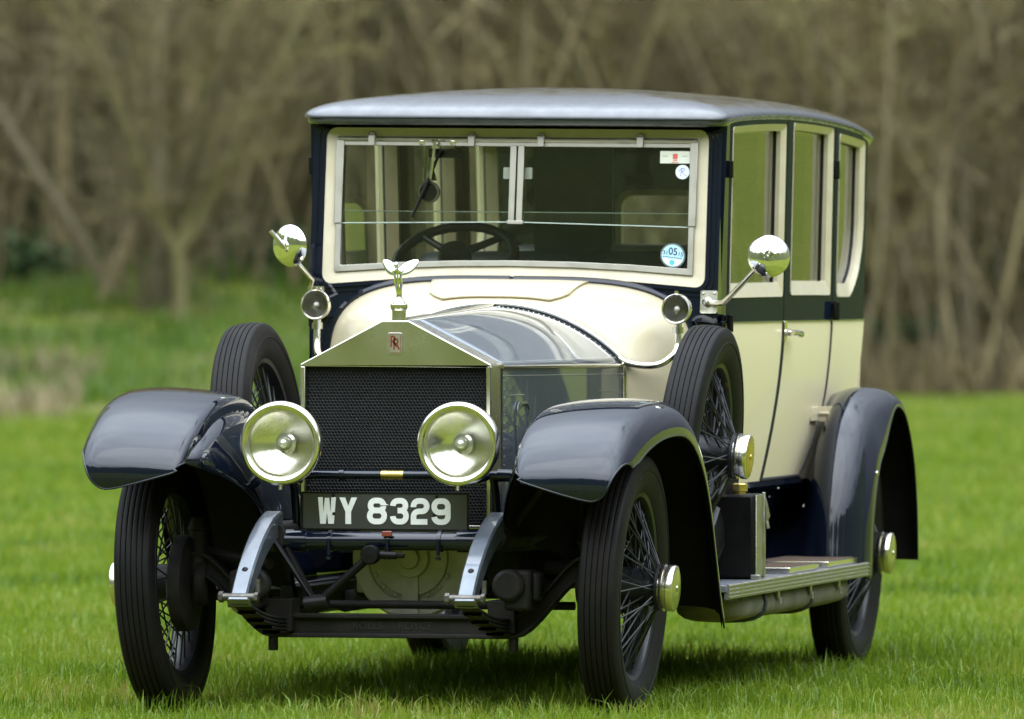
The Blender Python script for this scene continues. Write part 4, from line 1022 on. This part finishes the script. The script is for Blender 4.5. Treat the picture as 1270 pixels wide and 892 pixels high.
# --- cabin
cb = MB(); cb.box((0, 2.95, .66), (1.2, 2.6, .03)); cb.build('cabin_floor', cloth, car)
for sx in (-1, 1):
    cb = MB(); cb.grid([[Vector((sx * (xs(y, z) - .05), y, z)) for z in (.68, .9, 1.1, 1.29)] for y in np.linspace(1.75, 4.2, 10)]); cb.build('door_lining', leather, car, lean=BL, smooth=60)
    for (y, wd_) in ((2.765, .085), (3.59, .075)):
        cb = MB(); cb.prism([(y - wd_ / 2, 1.28), (y + wd_ / 2, 1.28), (y + wd_ / 2, 1.86), (y - wd_ / 2, 1.86)], side(sx), -.10, -.042); cb.build('door_pillar_trim', wood, car, lean=BL, bevel=.008)
def seat(y, w_, zt, lbl):
    s = MB(); s.box((0, y, 1.0), (w_, .52, .20)); P = []
    s.build('seat_cushion', leather, car, bevel=.05)
    s = MB(); s.box((0, y + .28, 1.22), (w_, .15, zt - .98), Matrix.Rotation(R(-10), 3, 'X')); s.build('seat_back', leather, car, bevel=.05)
seat(2.38, 1.12, 1.40, 'front'); seat(3.80, 1.14, 1.46, 'rear')
dv = MB(); dv.box((-.03, 2.72, 1.56), (.27, .022, .62)); dv.box((0, 2.72, 1.13), (1.22, .03, .36)); dv.build('division', leather, car, bevel=.004)
dv = MB(); dv.add([Vector((x, 2.70, z)) for x, z in ((.105, 1.3), (.62, 1.3), (.62, 1.86), (.105, 1.86))], [(0, 1, 2, 3)]); dv.add([Vector((x, 2.70, z)) for x, z in ((-.62, 1.3), (-.165, 1.3), (-.165, 1.86), (-.62, 1.86))], [(0, 1, 2, 3)]); dv.build('division_glass', glass, car, recalc=False)
db = MB(); db.box((0, 1.80, 1.27), (1.24, .05, .16)); db.build('dashboard', wood, car, bevel=.01)
# steering wheel
sw_ = MB(); C_ = Vector((-.272, 2.0, 1.400)); M_ = Matrix.Rotation(R(-56), 3, 'X')
def swp(x, y, z): return C_ + M_ @ Vector((x, z, y))
n_ = 60
P = []
for i in range(n_):
    a = 2 * math.pi * i / n_; ctr = Vector((.197 * math.cos(a), .197 * math.sin(a))); rr0 = .0165 + (.0012 if i % 2 else -.0006)
    P.append([swp((.197 + rr0 * math.cos(2 * math.pi * k / 10)) * math.cos(a), (.197 + rr0 * math.cos(2 * math.pi * k / 10)) * math.sin(a), rr0 * math.sin(2 * math.pi * k / 10)) for k in range(10)])
sw_.grid(P, cu=True, cv=True)
for a in (45, 135, 225, 315): sw_.tube([swp(.04 * math.cos(R(a)), .04 * math.sin(R(a)), -.012), swp(.19 * math.cos(R(a)), .19 * math.sin(R(a)), 0)], [.015, .011], 8)
stw = sw_.build('steering_wheel', black_en, car, smooth=60)
hb = MB(); hb.lathe([(.0001, -.05), (.045, -.045), (.055, -.02), (.055, .01), (.03, .03), (.0001, .033)], C_, M_ @ Vector((0, 1, 0)), 24); hb.tube([C_, C_ + M_ @ Vector((0, -.6, 0))] if (M_ @ Vector((0, -1, 0))).z < 0 else [C_, C_ + M_ @ Vector((0, .6, 0))], .025, 10); hb.build('steering_boss', black_en, stw)
# hanging lamp, rear-view mirror, blind box inside the screen
hl = MB(); hl.tube([(-.345, 1.92, 1.84), (-.345, 1.92, 1.70)], .013, 10); hl.tube([(-.345, 1.92, 1.70), (-.340, 1.92, 1.655)], [.018, .024], 12); hl.lathe([(.030, 0), (.036, .004), (.036, .02), (.030, .024)], (-.338, 1.915, 1.618), (0, -1, 0), 28, m=0); hl.lathe([(.031, .012), (.0001, .013)], (-.338, 1.915, 1.618), (0, -1, 0), 28, m=1)
hl.build('interior_mirror', [dull_nickel, black_en], car, lean=BL)
hl = MB(); hl.box((-.255, 1.80, 1.745), (.11, .05, .03)); hl.build('wiper_motor', black_en, car, lean=BL, bevel=.006)
hl = MB(); hl.prism(rr(-.050, .046, 1.662, 1.700, .004), FB, .030, .042); hl.build('screen_tab', white_en, car, lean=BL)  # plain white tab behind the glass at the divider, not a lamp
bl = MB(); bl.tube([(-.62, 1.775, 1.815), (.62, 1.775, 1.815)], .016, 10); bl.build('blind_roller', cloth, car, lean=BL)
cn = MB()
P = [[Vector((-.195 + .06 * math.sin(v * 2.2) * .4 + u * (.085 + .02 * v), 3.35, 1.84 - v * .52)) for u in (-1, -.5, 0, .5, 1)] for v in [i / 10 for i in range(11)]]
cn.grid(P); cn.build('window_curtain', mat('curtain_cloth', (.025, .04, .04), .9, var=(.035, .05, .05), vscale=10), car, lean=BL, solid=.03, smooth=60)

# --- front mudguards
FL = -0.020
prof_f = catmull([(-.592, .680), (-.608, .722), (-.596, .772), (-.52, .845), (-.37, .914), (-.18, .956), (.03, .970), (.20, .955), (.36, .900), (.50, .805), (.61, .670), (.69, .525), (.76, .395), (.815, .318)], 6)
prof_f = [(p[0], p[1]) for p in (Vector((a.x, a.y, 0)) for a in [Vector((q[0], q[1], 0)) for q in [(v[0], v[1]) for v in prof_f]])]
LEN = [0]
for a, b in zip(prof_f, prof_f[1:]): LEN.append(LEN[-1] + math.hypot(b[0] - a[0], b[1] - a[1]))
def prof_at(prof, LEN_, u):
    s_ = u * LEN_[-1]
    for i in range(len(LEN_) - 1):
        if s_ <= LEN_[i + 1] or i == len(LEN_) - 2:
            f = (s_ - LEN_[i]) / (LEN_[i + 1] - LEN_[i]); y = prof[i][0] + f * (prof[i + 1][0] - prof[i][0]); z = prof[i][1] + f * (prof[i + 1][1] - prof[i][1])
            j0 = max(0, i - 2); j1 = min(len(prof) - 1, i + 3); ty, tz = prof[j1][0] - prof[j0][0], prof[j1][1] - prof[j0][1]; l = math.hypot(ty, tz)
            return y, z, -tz / l, ty / l
secF = [(.496, .050, 0), (.500, .030, .1), (.512, .012, .2), (.54, .002, .3), (.60, -.007, .4), (.66, -.012, .5), (.72, -.014, .6), (.775, -.012, .7), (.818, -.006, .8), (.848, .006, .88), (.870, .026, .94), (.884, .058, .98), (.888, .095, 1)]
def refine(sec, n):
    q = catmull([Vector(p) for p in sec], n); return [tuple(v) for v in q]
secF = refine(secF, 3)
def u0F(s): 
    return .062 * max(0, (.68 - s) / .68) ** 1.1 + .060 * max(0, (s - .58) / .42) ** 2.1 + .055 * max(0, (s - .84) / .16) ** 2
def fenderF(sx, s_idx, v, inset=0.0):
    x, dn, s = secF[s_idx]; x += inset * (1.2 if s < .25 else (-1.2 if s > .9 else 0))
    u = u0F(s) + (1 - u0F(s)) * v
    y, z, ny, nz_ = prof_at(prof_f, LEN, u)
    front_pull = max(0, 1 - u / .16); x = x + (.035 * front_pull ** 1.3 if s < .25 else 0) - (.052 * max(0, 1 - u / .50) ** 1.5 * sstep(.60, 1.0, s))
    dn = dn * (1 - .7 * front_pull) + inset
    return Vector((sx * x, y - ny * dn, z - nz_ * dn))
for sx in (-1, 1):
    f = MB(); nv = 64
    f.grid([[fenderF(sx, i, j / nv) for i in range(len(secF))] for j in range(nv + 1)])
    fo = f.build('front_mudguard', navy, car, lean=FL, smooth=75, solid=.004)
    md = fo.modifiers.new('subdiv', 'SUBSURF'); md.levels = 1; md.render_levels = 1
    b = MB(); b.tube([fenderF(sx, i, 0) for i in range(len(secF))] + [fenderF(sx, len(secF) - 1, j / nv) for j in range(1, nv + 1)], .0034, 8); b.build('rolled_edge', navy, fo, lean=FL, smooth=60)
    li = MB(); li.grid([[fenderF(sx, i, j / nv, .006) for i in range(len(secF))] for j in range(1, nv + 1)]); li.build('mudguard_shade_liner', under, fo, lean=FL, smooth=75)  # added black sheet, keeps the inside of the arch dark
    # apron down to the chassis
    a = MB(); P = []
    for j in range(25):
        t = j / 24; v = t * .86; top = fenderF(sx, 0, v)
        yb = -.13 + t * .95; bot = Vector((sx * (.372 + .01 * t), yb, .565 - .10 * t))
        P.append([top.lerp(bot, q) + Vector((-sx * .030 * math.sin(math.pi * q) * (1 - t), (.10 * math.sin(math.pi * q)) * max(0, 1 - t * 4) , .015 * math.sin(math.pi * q))) for q in [k / 8 for k in range(9)]])
    a.grid(P); a.build('mudguard_apron', navy, fo, lean=FL, smooth=70, solid=.004)
    a = MB(); a.grid([[p + Vector((sx * .006, .004, -.004)) for p in row] for row in P]); a.build('apron_shade_liner', under, fo, lean=FL, smooth=70)  # added black sheet, shades the wheel side of the apron
    st_ = MB(); st_.tube([(sx * .36, .02, .56), (sx * .52, .03, .78), (sx * .56, .03, .93)], .014, 8); st_.build('mudguard_stay', chassis_m, fo)
# --- rear mudguards
prof_r = catmull([(3.065, .352), (3.085, .45), (3.12, .60), (3.19, .74), (3.31, .865), (3.48, .940), (3.68, .966), (3.86, .940), (3.99, .855), (4.09, .73), (4.145, .58), (4.165, .45), (4.168, .365)], 6)
prof_r = [(v[0], v[1]) for v in prof_r]; LENR = [0]
for a, b in zip(prof_r, prof_r[1:]): LENR.append(LENR[-1] + math.hypot(b[0] - a[0], b[1] - a[1]))
secR = [(.46, .50, .11), (.51, .45, .09), (.56, .42, .07), (.60, .33, .05), (.64, .22, .03), (.68, .10, .015), (.72, .02, .003), (.76, 0, -.004), (.80, .006, -.004), (.84, .030, .003), (.870, .072, .018), (.888, .12, .036), (.892, .145, .048), (.893, .17, .058)]
secR = [(p[0], p[1], p[2]) for p in refine(secR, 2)]
def fenderR(sx, i, v, inset=0.0):
    x, dA, dB = secR[i]; k = sstep(.36, .56, v); dA = dA * (.30 + .70 * sstep(.0, .20, v)) if x < .72 else dA; dn = dA + (dB - dA) * k + inset
    if i < 12: dn = dA * (1 - k) + dB * k + inset
    x -= inset * (1.2 if i > 19 else 0); y, z, ny, nz_ = prof_at(prof_r, LENR, v)
    return Vector((sx * x, y - ny * dn, z - nz_ * dn))
for sx in (-1, 1):
    f = MB(); nv = 60
    f.grid([[fenderR(sx, i, j / nv) for i in range(len(secR))] for j in range(nv + 1)])
    fo = f.build('rear_mudguard', navy, car, lean=-.008, smooth=75, solid=.004)
    md = fo.modifiers.new('subdiv', 'SUBSURF'); md.levels = 1; md.render_levels = 1
    b = MB(); b.tube([fenderR(sx, len(secR) - 1, j / nv) for j in range(nv + 1)] + [fenderR(sx, i, 1) for i in range(len(secR) - 2, -1, -1)], .0034, 8);
    b.build('rolled_edge', navy, fo, lean=-.008, smooth=60)
    li = MB(); li.grid([[fenderR(sx, i, j / nv, .006) for i in range(len(secR))] for j in range(nv + 1)]); li.build('mudguard_shade_liner', under, fo, lean=-.008, smooth=75)  # added black sheet for the shade under the rear arch
    # inner wheel wall
    a = MB(); P = []
    for j in range(25):
        v = j / 24; top = fenderR(sx, 0, v); P.append([top.lerp(Vector((sx * .52, 3.64 + (top.y - 3.64) * .85, max(.42, top.z - .5))), k / 4) for k in range(5)])
    a.grid(P[8:]); a.build('wheel_arch_wall', chassis_m, fo, smooth=70, solid=.003)
    rvv = MB(); rvv.dome(fenderR(sx, len(secR) - 3, .24) + Vector((sx * .004, 0, 0)), (sx, -.4, 0), .008, h=.6, n=8); rvv.dome(fenderR(sx, 8, .16) + Vector((0, -.004, 0)), (0, -1, .1), .008, h=.6, n=8); rvv.build('mudguard_bolt', nickel, fo)

# --- running boards
for sx in (-1, 1):
    b = MB(); b.box((sx * .69, 2.04, .362), (.39, 2.50, .022)); bo_ = b.build('running_board', navy if False else mat('board_grey' , (.17, .18, .21), .45, .3, var=(.12, .125, .14), vscale=12), car, bevel=.002)
    t = MB()
    prof_t = [(.876, .3745), (.888, .3755), (.893, .372), (.893, .368), (.890, .366), (.890, .362), (.893, .360), (.893, .356), (.890, .354), (.890, .350), (.893, .348), (.893, .344), (.890, .342), (.890, .338), (.893, .336), (.892, .330), (.884, .327), (.876, .330)]
    t.grid([[Vector((sx * x, y, z)) for x, z in prof_t] for y in (.80, 1.34, 1.342, 3.255)], cv=True); t.add([Vector((sx * x, .80, z)) for x, z in prof_t], [tuple(range(len(prof_t)))]); t.add([Vector((sx * x, 3.255, z)) for x, z in prof_t], [tuple(range(len(prof_t)))])
    t.build('board_edging', dull_nickel, bo_, smooth=30)
    for (y0, y1, x0, x1) in ((1.95, 2.45, .70, .862), (2.62, 3.16, .60, .862)):
        m_ = MB(); m_.box((sx * (x0 + x1) / 2, (y0 + y1) / 2, .385), (x1 - x0 - .02, y1 - y0 - .02, .022)); mt = m_.build('step_mat', coir, bo_, bevel=.004)
        m_ = MB(); S_ = lambda x, y, d: Vector((sx * x, y, d)); m_.ring(rr(x0, x1, y0, y1, .004), rr(x0 + .010, x1 - .010, y0 + .010, y1 - .010, .003), S_, .394, .394, .374, .374); m_.build('mat_frame', nickel, mt, bevel=.002)
    m_ = MB(); P = []
    for y, q in ((1.15, .35), (1.20, .8), (1.30, 1), (2.0, 1.02), (2.9, 1), (3.05, .95), (3.12, .7), (3.14, .35)):
        P.append([Vector((sx * (.735 + .120 * q * math.copysign(abs(math.cos(a)) ** .75, math.cos(a))), y, .292 + .054 * q * math.copysign(abs(math.sin(a)) ** .75, math.sin(a)))) for a in [2 * math.pi * k / 16 for k in range(16)]])
    m_.grid(P, cv=True); m_.add(P[0], [tuple(range(16))]); m_.add(P[-1], [tuple(range(16))]); tool = m_.build('tool_roll', canvas, car, smooth=60)
    for y in (1.55, 2.35):
        e = MB(); e.tube([Vector((sx * (.735 + .125 * math.copysign(abs(math.cos(a)) ** .75, math.cos(a))), y, .292 + .058 * math.copysign(abs(math.sin(a)) ** .75, math.sin(a)))) for a in [2 * math.pi * k / 20 for k in range(20)]], .007, 8, closed=True); e.build('strap', leather, tool, smooth=60)
    for y in (1.75, 2.30, 2.80):
        e = MB(); e.box((sx * .862, y, .312), (.006, .028, .035)); e.tube([(sx * .868, y - .01, .305), (sx * .868, y - .012, .283), (sx * .868, y + .012, .283), (sx * .868, y + .01, .305)], .003, 6); e.build('clasp', dull_nickel, tool, bevel=.001)
    e = MB(); e.box((sx * .50, 2.0, .335), (.10, 2.5, .06)); e.box((sx * .77, 1.0, .325), (.18, .35, .025)); e.build('board_bearer', chassis_m, car, bevel=.004)
    e = MB(); e.tube([(sx * .45, 1.2, .30), (sx * .45, 4.1, .30)], .035, 12); e.build('exhaust_pipe' if sx > 0 else 'brake_rod', chassis_m, car)

# --- lamps
lb = MB(); lb.tube([(-.36, -.02, .733), (.375, -.02, .733)], .0145, 14)
for sx in (-1, 1):
    lb.tube([(sx * .335, -.02, .733), (sx * .385, -.02, .733)], .020, 14); lb.tube([(sx * .30, -.02, .733), (sx * .278, -.10, .72), (sx * .278, -.17, .735)], [.016, .018, .022], 10); lb.tube([(sx * .15, -.02, .733), (sx * .165, -.02, .733)], .019, 12)
    lb.tube([(sx * .318, .05, .57), (sx * .318, .02, .68), (sx * .318, -.02, .733)], .013, 8)
lbo = lb.build('lamp_bar', navy, car, smooth=50)
e = MB(); e.tube([(-.032, -.02, .733), (.038, -.02, .733)], .0150, 14); e.build('bar_sleeve', brass, lbo)
def headlamp(sx):
    o = Vector((sx * .278, -.305, .834)); A = (0, -1, 0)
    b = MB(); b.lathe([(.0001, -.215), (.045, -.205), (.075, -.17), (.100, -.12), (.115, -.06), (.120, -.012), (.120, .004), (.114, .004)], o, A, 48)
    b.tube([o + Vector((0, .19, .05)), o + Vector((0, .21, .07))], .012, 8)
    lamp = b.build('headlamp', silver, car, smooth=40)
    r_ = MB(); r_.lathe([(.102, .008), (.104, .018), (.111, .025), (.119, .026), (.126, .020), (.1295, .006), (.127, -.012), (.121, -.018)], o, A, 64)
    r_.tube([o + Vector((0, -.01, -.128)), o + Vector((0, -.012, -.142))], .008, 8); r_.build('lamp_rim', nickel, lamp, smooth=50)
    f = MB(); f.lathe([(.112, .004)] + [(.112 * (1 - k / 14), -.002 - .058 * (1 - (1 - k / 14) ** 2)) for k in range(1, 14)] + [(.0001, -.060)], o, A, 48); f.build('reflector', lamp_refl, lamp, smooth=80, recalc=False)
    u = MB(); u.lathe([(.030, -.066), (.032, -.056), (.024, -.052), (.016, -.048), (.014, -.040), (.018, -.032), (.0185, -.024), (.014, -.014), (.0001, -.010)], o, A, 24); u.build('bulb', mat('bulb_glass_white' if sx > 0 else 'bulb_glass', (.75, .75, .70), .08, .6), lamp, smooth=60)
    g_ = MB(); g_.lathe([(.101, .013), (.08, .017), (.05, .0205), (.0001, .022)], o, A, 40); g_.build('lens', lens_glass, lamp, smooth=80, recalc=False)
for sx in (-1, 1): headlamp(sx)
def sidelamp(sx):
    o = Vector((sx * .597, 1.405, 1.246 + BL * sx * .6)); A = (0, -1, 0)
    b = MB(); b.lathe([(.0001, -.085), (.020, -.082), (.034, -.065), (.043, -.035), (.0465, 0), (.0465, .006)], o, A, 36)
    b.tube([o + Vector((0, .02, -.040)), o + Vector((0, .02, -.062))], .013, 12); b.tube([o + Vector((0, .02, -.058)), o + Vector((0, .02, -.078))], .018, 12)
    lamp = b.build('sidelamp', silver, car, smooth=45)
    r_ = MB(); r_.lathe([(.040, .008), (.042, .015), (.046, .016), (.0495, .009), (.0495, -.006), (.0465, -.010)], o, A, 40); r_.tube([o + Vector((0, -.002, .049)), o + Vector((0, -.002, .058))], .006, 8); r_.build('lamp_rim', nickel, lamp)
    f = MB(); f.lathe([(.0405, .004), (.034, -.012), (.022, -.026), (.010, -.031), (.0001, -.032)], o, A, 32); f.build('reflector', dull_nickel, lamp, smooth=80, recalc=False)
    u = MB(); u.lathe([(.006, -.03), (.008, -.018), (.010, -.008), (.007, .0), (.0001, .002)], o, A, 16); u.build('bulb', white_en, lamp, smooth=60)
    g_ = MB(); g_.lathe([(.041, .009), (.02, .013), (.0001, .014)], o, A, 32); g_.build('lens', lens_glass, lamp, smooth=80, recalc=False)
    s_ = MB(); p = catmull([o + Vector((0, .02, -.07)), o + Vector((0, .015, -.12)), Vector((sx * .585, 1.40, 1.09)), Vector((sx * .545, 1.385, 1.062)), Vector((sx * .49, 1.372, 1.058)), Vector((sx * .44, 1.368, 1.068)), Vector((sx * .415, 1.367, 1.082))], 5); s_.tube(p, .0115, 12); s_.build('lamp_stem', nickel, lamp, smooth=60)
for sx in (-1, 1): sidelamp(sx)
# --- mirrors
def mirror(sx, c, face, elbow):
    b = MB(); bx = sx * .655; b0 = Vector((bx, 1.645, 1.268))
    b.prism(rr(bx - .028, bx + .028, 1.232, 1.306, .006), lambda x, z, d: Vector((x, yws(z) - .012 + d, z)), 0, .008)
    for dx in (-.018, .018):
        for dz in (-.027, .027): b.dome((bx + dx, yws(1.27) - .012, 1.269 + dz), (0, -1, 0), .006, h=.6, n=8)
    b.lathe([(.016, 0), (.016, .012), (.010, .02), (.0001, .022)], (bx - sx * .004, yws(1.27) - .012, 1.269), (0, -1, 0), 14)
    root = b.build('door_mirror', nickel, car, lean=BL, smooth=40)
    c = Vector(c); n_ = Vector(face).normalized()
    a = MB(); cf = c + n_ * .024; e0 = Vector(elbow)
    p = [Vector((bx, 1.63, 1.268)), Vector((bx - .012, 1.58, 1.272)), e0, cf, cf + (cf - e0).normalized() * .066] if sx < 0 else catmull([Vector((bx, 1.63, 1.268)), Vector((bx + sx * .045, 1.60, 1.266)), Vector(elbow), c + n_ * .022], 6) ; a.tube(p, .0088 if sx > 0 else .0075, 10)
    a.tube([c + n_ * .012 + Vector((sx * -.01, 0, -.014)), c + n_ * .022 + Vector((sx * .014, 0, .012))], .011, 10)
    a.build('mirror_arm', nickel, root, lean=BL, smooth=60)
    h = MB(); h.lathe([(.0001, .026), (.016, .026), (.018, .020), (.030, .0185), (.050, .011), (.064, .001), (.0685, -.010), (.067, -.014), (.060, -.015)], c, n_, 44); h.build('mirror_head', chrome, root, lean=BL, smooth=40)
    g_ = MB(); g_.lathe([(.062, -.014), (.0001, -.0135)], c, n_, 36); g_.build('mirror_glass', reflector, root, lean=BL, recalc=False)
mirror(1, (.886, 1.47, 1.420), (.22, -.95, .12), (.735, 1.57, 1.285))
mirror(-1, (-.705, 1.47, 1.436), (-.42, -.90, -.06), (-.632, 1.50, 1.325))

# --- number plate
pl = MB(); pl.prism(rr(-.262, .262, .566, .680, .003), lambda x, z, d: Vector((x, d, z)), -.112, -.104)
pl.box((-.16, -.08, .60), (.03, .06, .03)); pl.box((.16, -.08, .60), (.03, .06, .03))
plate = pl.build('number_plate', plate_black, car, lean=-.004)
e = MB(); e.ring(rr(-.264, .264, .564, .682, .004), rr(-.2585, .2585, .5695, .6765, .003), lambda x, z, d: Vector((x, d, z)), -.114, -.114, -.106, -.106); e.build('plate_border', black_en, plate, lean=-.004)
GL = MB(); PW = .524; U = PW / 684
def gx(px_): return -.262 + (px_ - 388) * U
def gz(py_): return .680 - (py_ - 38) / 157 * .114
hw = .0086
def glyph(x0, x1, strokes, hwm=hw, dep=0.0):
    X0, X1 = gx(x0), gx(x1); Z0, Z1 = gz(171), gz(59)
    for si, (stroke, closed) in enumerate(strokes):
        stroke = [q for i, q in enumerate(stroke) if i == 0 or math.dist(q, stroke[i - 1]) > .03]
        ribbon(GL, [(X0 + hwm + (X1 - X0 - 2 * hwm) * a, Z0 + hwm + (Z1 - Z0 - 2 * hwm) * b) for a, b in stroke], hwm, lambda x, z, d: Vector((x, d - dep - .0003 * si, z)), -.1135, -.112, closed=closed)
def poly(x0, x1, pts):
    X0, X1 = gx(x0), gx(x1); Z0, Z1 = gz(171), gz(59)
    GL.prism([(X0 + (X1 - X0) * a, Z0 + (Z1 - Z0) * b) for a, b in pts], lambda x, z, d: Vector((x, d, z)), -.1135, -.112)
def rloop(x0, x1, z0, z1, rx, rz_, n=6):
    o = []
    for cx, cy, a in ((x1 - rx, z1 - rz_, 0), (x0 + rx, z1 - rz_, 90), (x0 + rx, z0 + rz_, 180), (x1 - rx, z0 + rz_, 270)):
        o += [(cx + rx * math.cos(R(a + 90 * k / n)), cy + rz_ * math.sin(R(a + 90 * k / n))) for k in range(n + 1)]
    return o
poly(455, 529, [(0, 1), (.12, 0), (.43, 0), (.50, .42), (.57, 0), (.88, 0), (1, 1), (.74, 1), (.70, .38), (.62, .98), (.38, .98), (.30, .38), (.26, 1)])
poly(543, 616, [(0, 1), (.34, .46), (.34, 0), (.66, 0), (.66, .46), (1, 1), (.68, 1), (.50, .68), (.32, 1)])
glyph(657, 739, [(rloop(.05, .95, .52, 1, .34, .24), True)])
glyph(657, 739, [(rloop(0, 1, 0, .53, .36, .26), True)], dep=.0004)
def arcs(cx, cy, rx, rz_, a0, a1, n=8): return [(cx + rx * math.cos(R(a0 + (a1 - a0) * k / n)), cy + rz_ * math.sin(R(a0 + (a1 - a0) * k / n))) for k in range(n + 1)]
glyph(752, 829, [(arcs(.40, .75, .40, .25, 180, 90) + arcs(.60, .76, .36, .24, 90, 0) + arcs(.58, .78, .38, .25, 0, -90) + [(.36, .53)], False), ([(.36, .53)] + arcs(.60, .27, .40, .26, 90, 0) + arcs(.60, .26, .40, .26, 0, -90) + arcs(.40, .26, .40, .26, 270, 180), False)])
glyph(837, 914, [([(0, .70)] + arcs(.40, .75, .40, .25, 180, 90) + arcs(.60, .75, .40, .25, 90, 0) + arcs(.60, .75, .40, .25, 0, -80) + arcs(.42, .25, .42, .25, 100, 180) + [(0, .0), (1.04, 0)], False)])
glyph(922, 1001, [(rloop(0, 1, .46, 1, .38, .26), True), ([(1, .76), (1, .26)] + arcs(.60, .26, .40, .26, 0, -90) + arcs(.40, .26, .40, .26, 270, 185), False)])
GL.build('plate_characters', white_en, plate, lean=-.004, recalc=True, smooth=30)
e = MB()
for x, z in ((gx(520), gz(128)), (gx(933), gz(131)), (gx(518), gz(50)), (gx(943), gz(50))): e.dome((x, -.113, z), (0, -1, 0), .0055, h=.7, n=8)
e.build('plate_bolt', black_en, plate, lean=-.004)

# --- fuel can in its clamp on the running board (a thing of its own)
fcn = empty('fuel_can', (.745, 1.45, .373)); tag(fcn, 'black spare petrol can with brass cap standing on the running board behind the spare wheel', 'fuel can')
m_ = MB(); m_.box((0, 0, .138), (.225, .165, .270)); m_.build('can_body', black_en, fcn, bevel=.010)
m_ = MB(); m_.lathe([(.020, 0), (.020, .008), (.026, .010), (.026, .032), (.022, .036), (.0001, .036)], (.055, -.03, .272), (0, 0, 1), 20); m_.build('can_cap', brass, fcn, smooth=40)
m_ = MB(); m_.tube([(-.06, 0, .272), (-.06, 0, .30), (0, 0, .305), (.02, 0, .30), (.02, 0, .272)], .006, 8); m_.build('can_handle', black_en, fcn)
m_ = MB(); m_.box((.116, 0, .14), (.004, .13, .262)); m_.box((.118, .05, .14), (.01, .02, .275)); m_.box((.118, -.078, .008), (.03, .03, .016)); m_.tube([(.112, .055, .27), (.122, .06, .24), (.128, .06, .20), (.122, .06, .18)], [.010, .008, .010, .006], 8); m_.tube([(.122, .06, .20), (.130, .062, .16)], .007, 8); m_.build('clamp_strap', dull_nickel, fcn, bevel=.002)
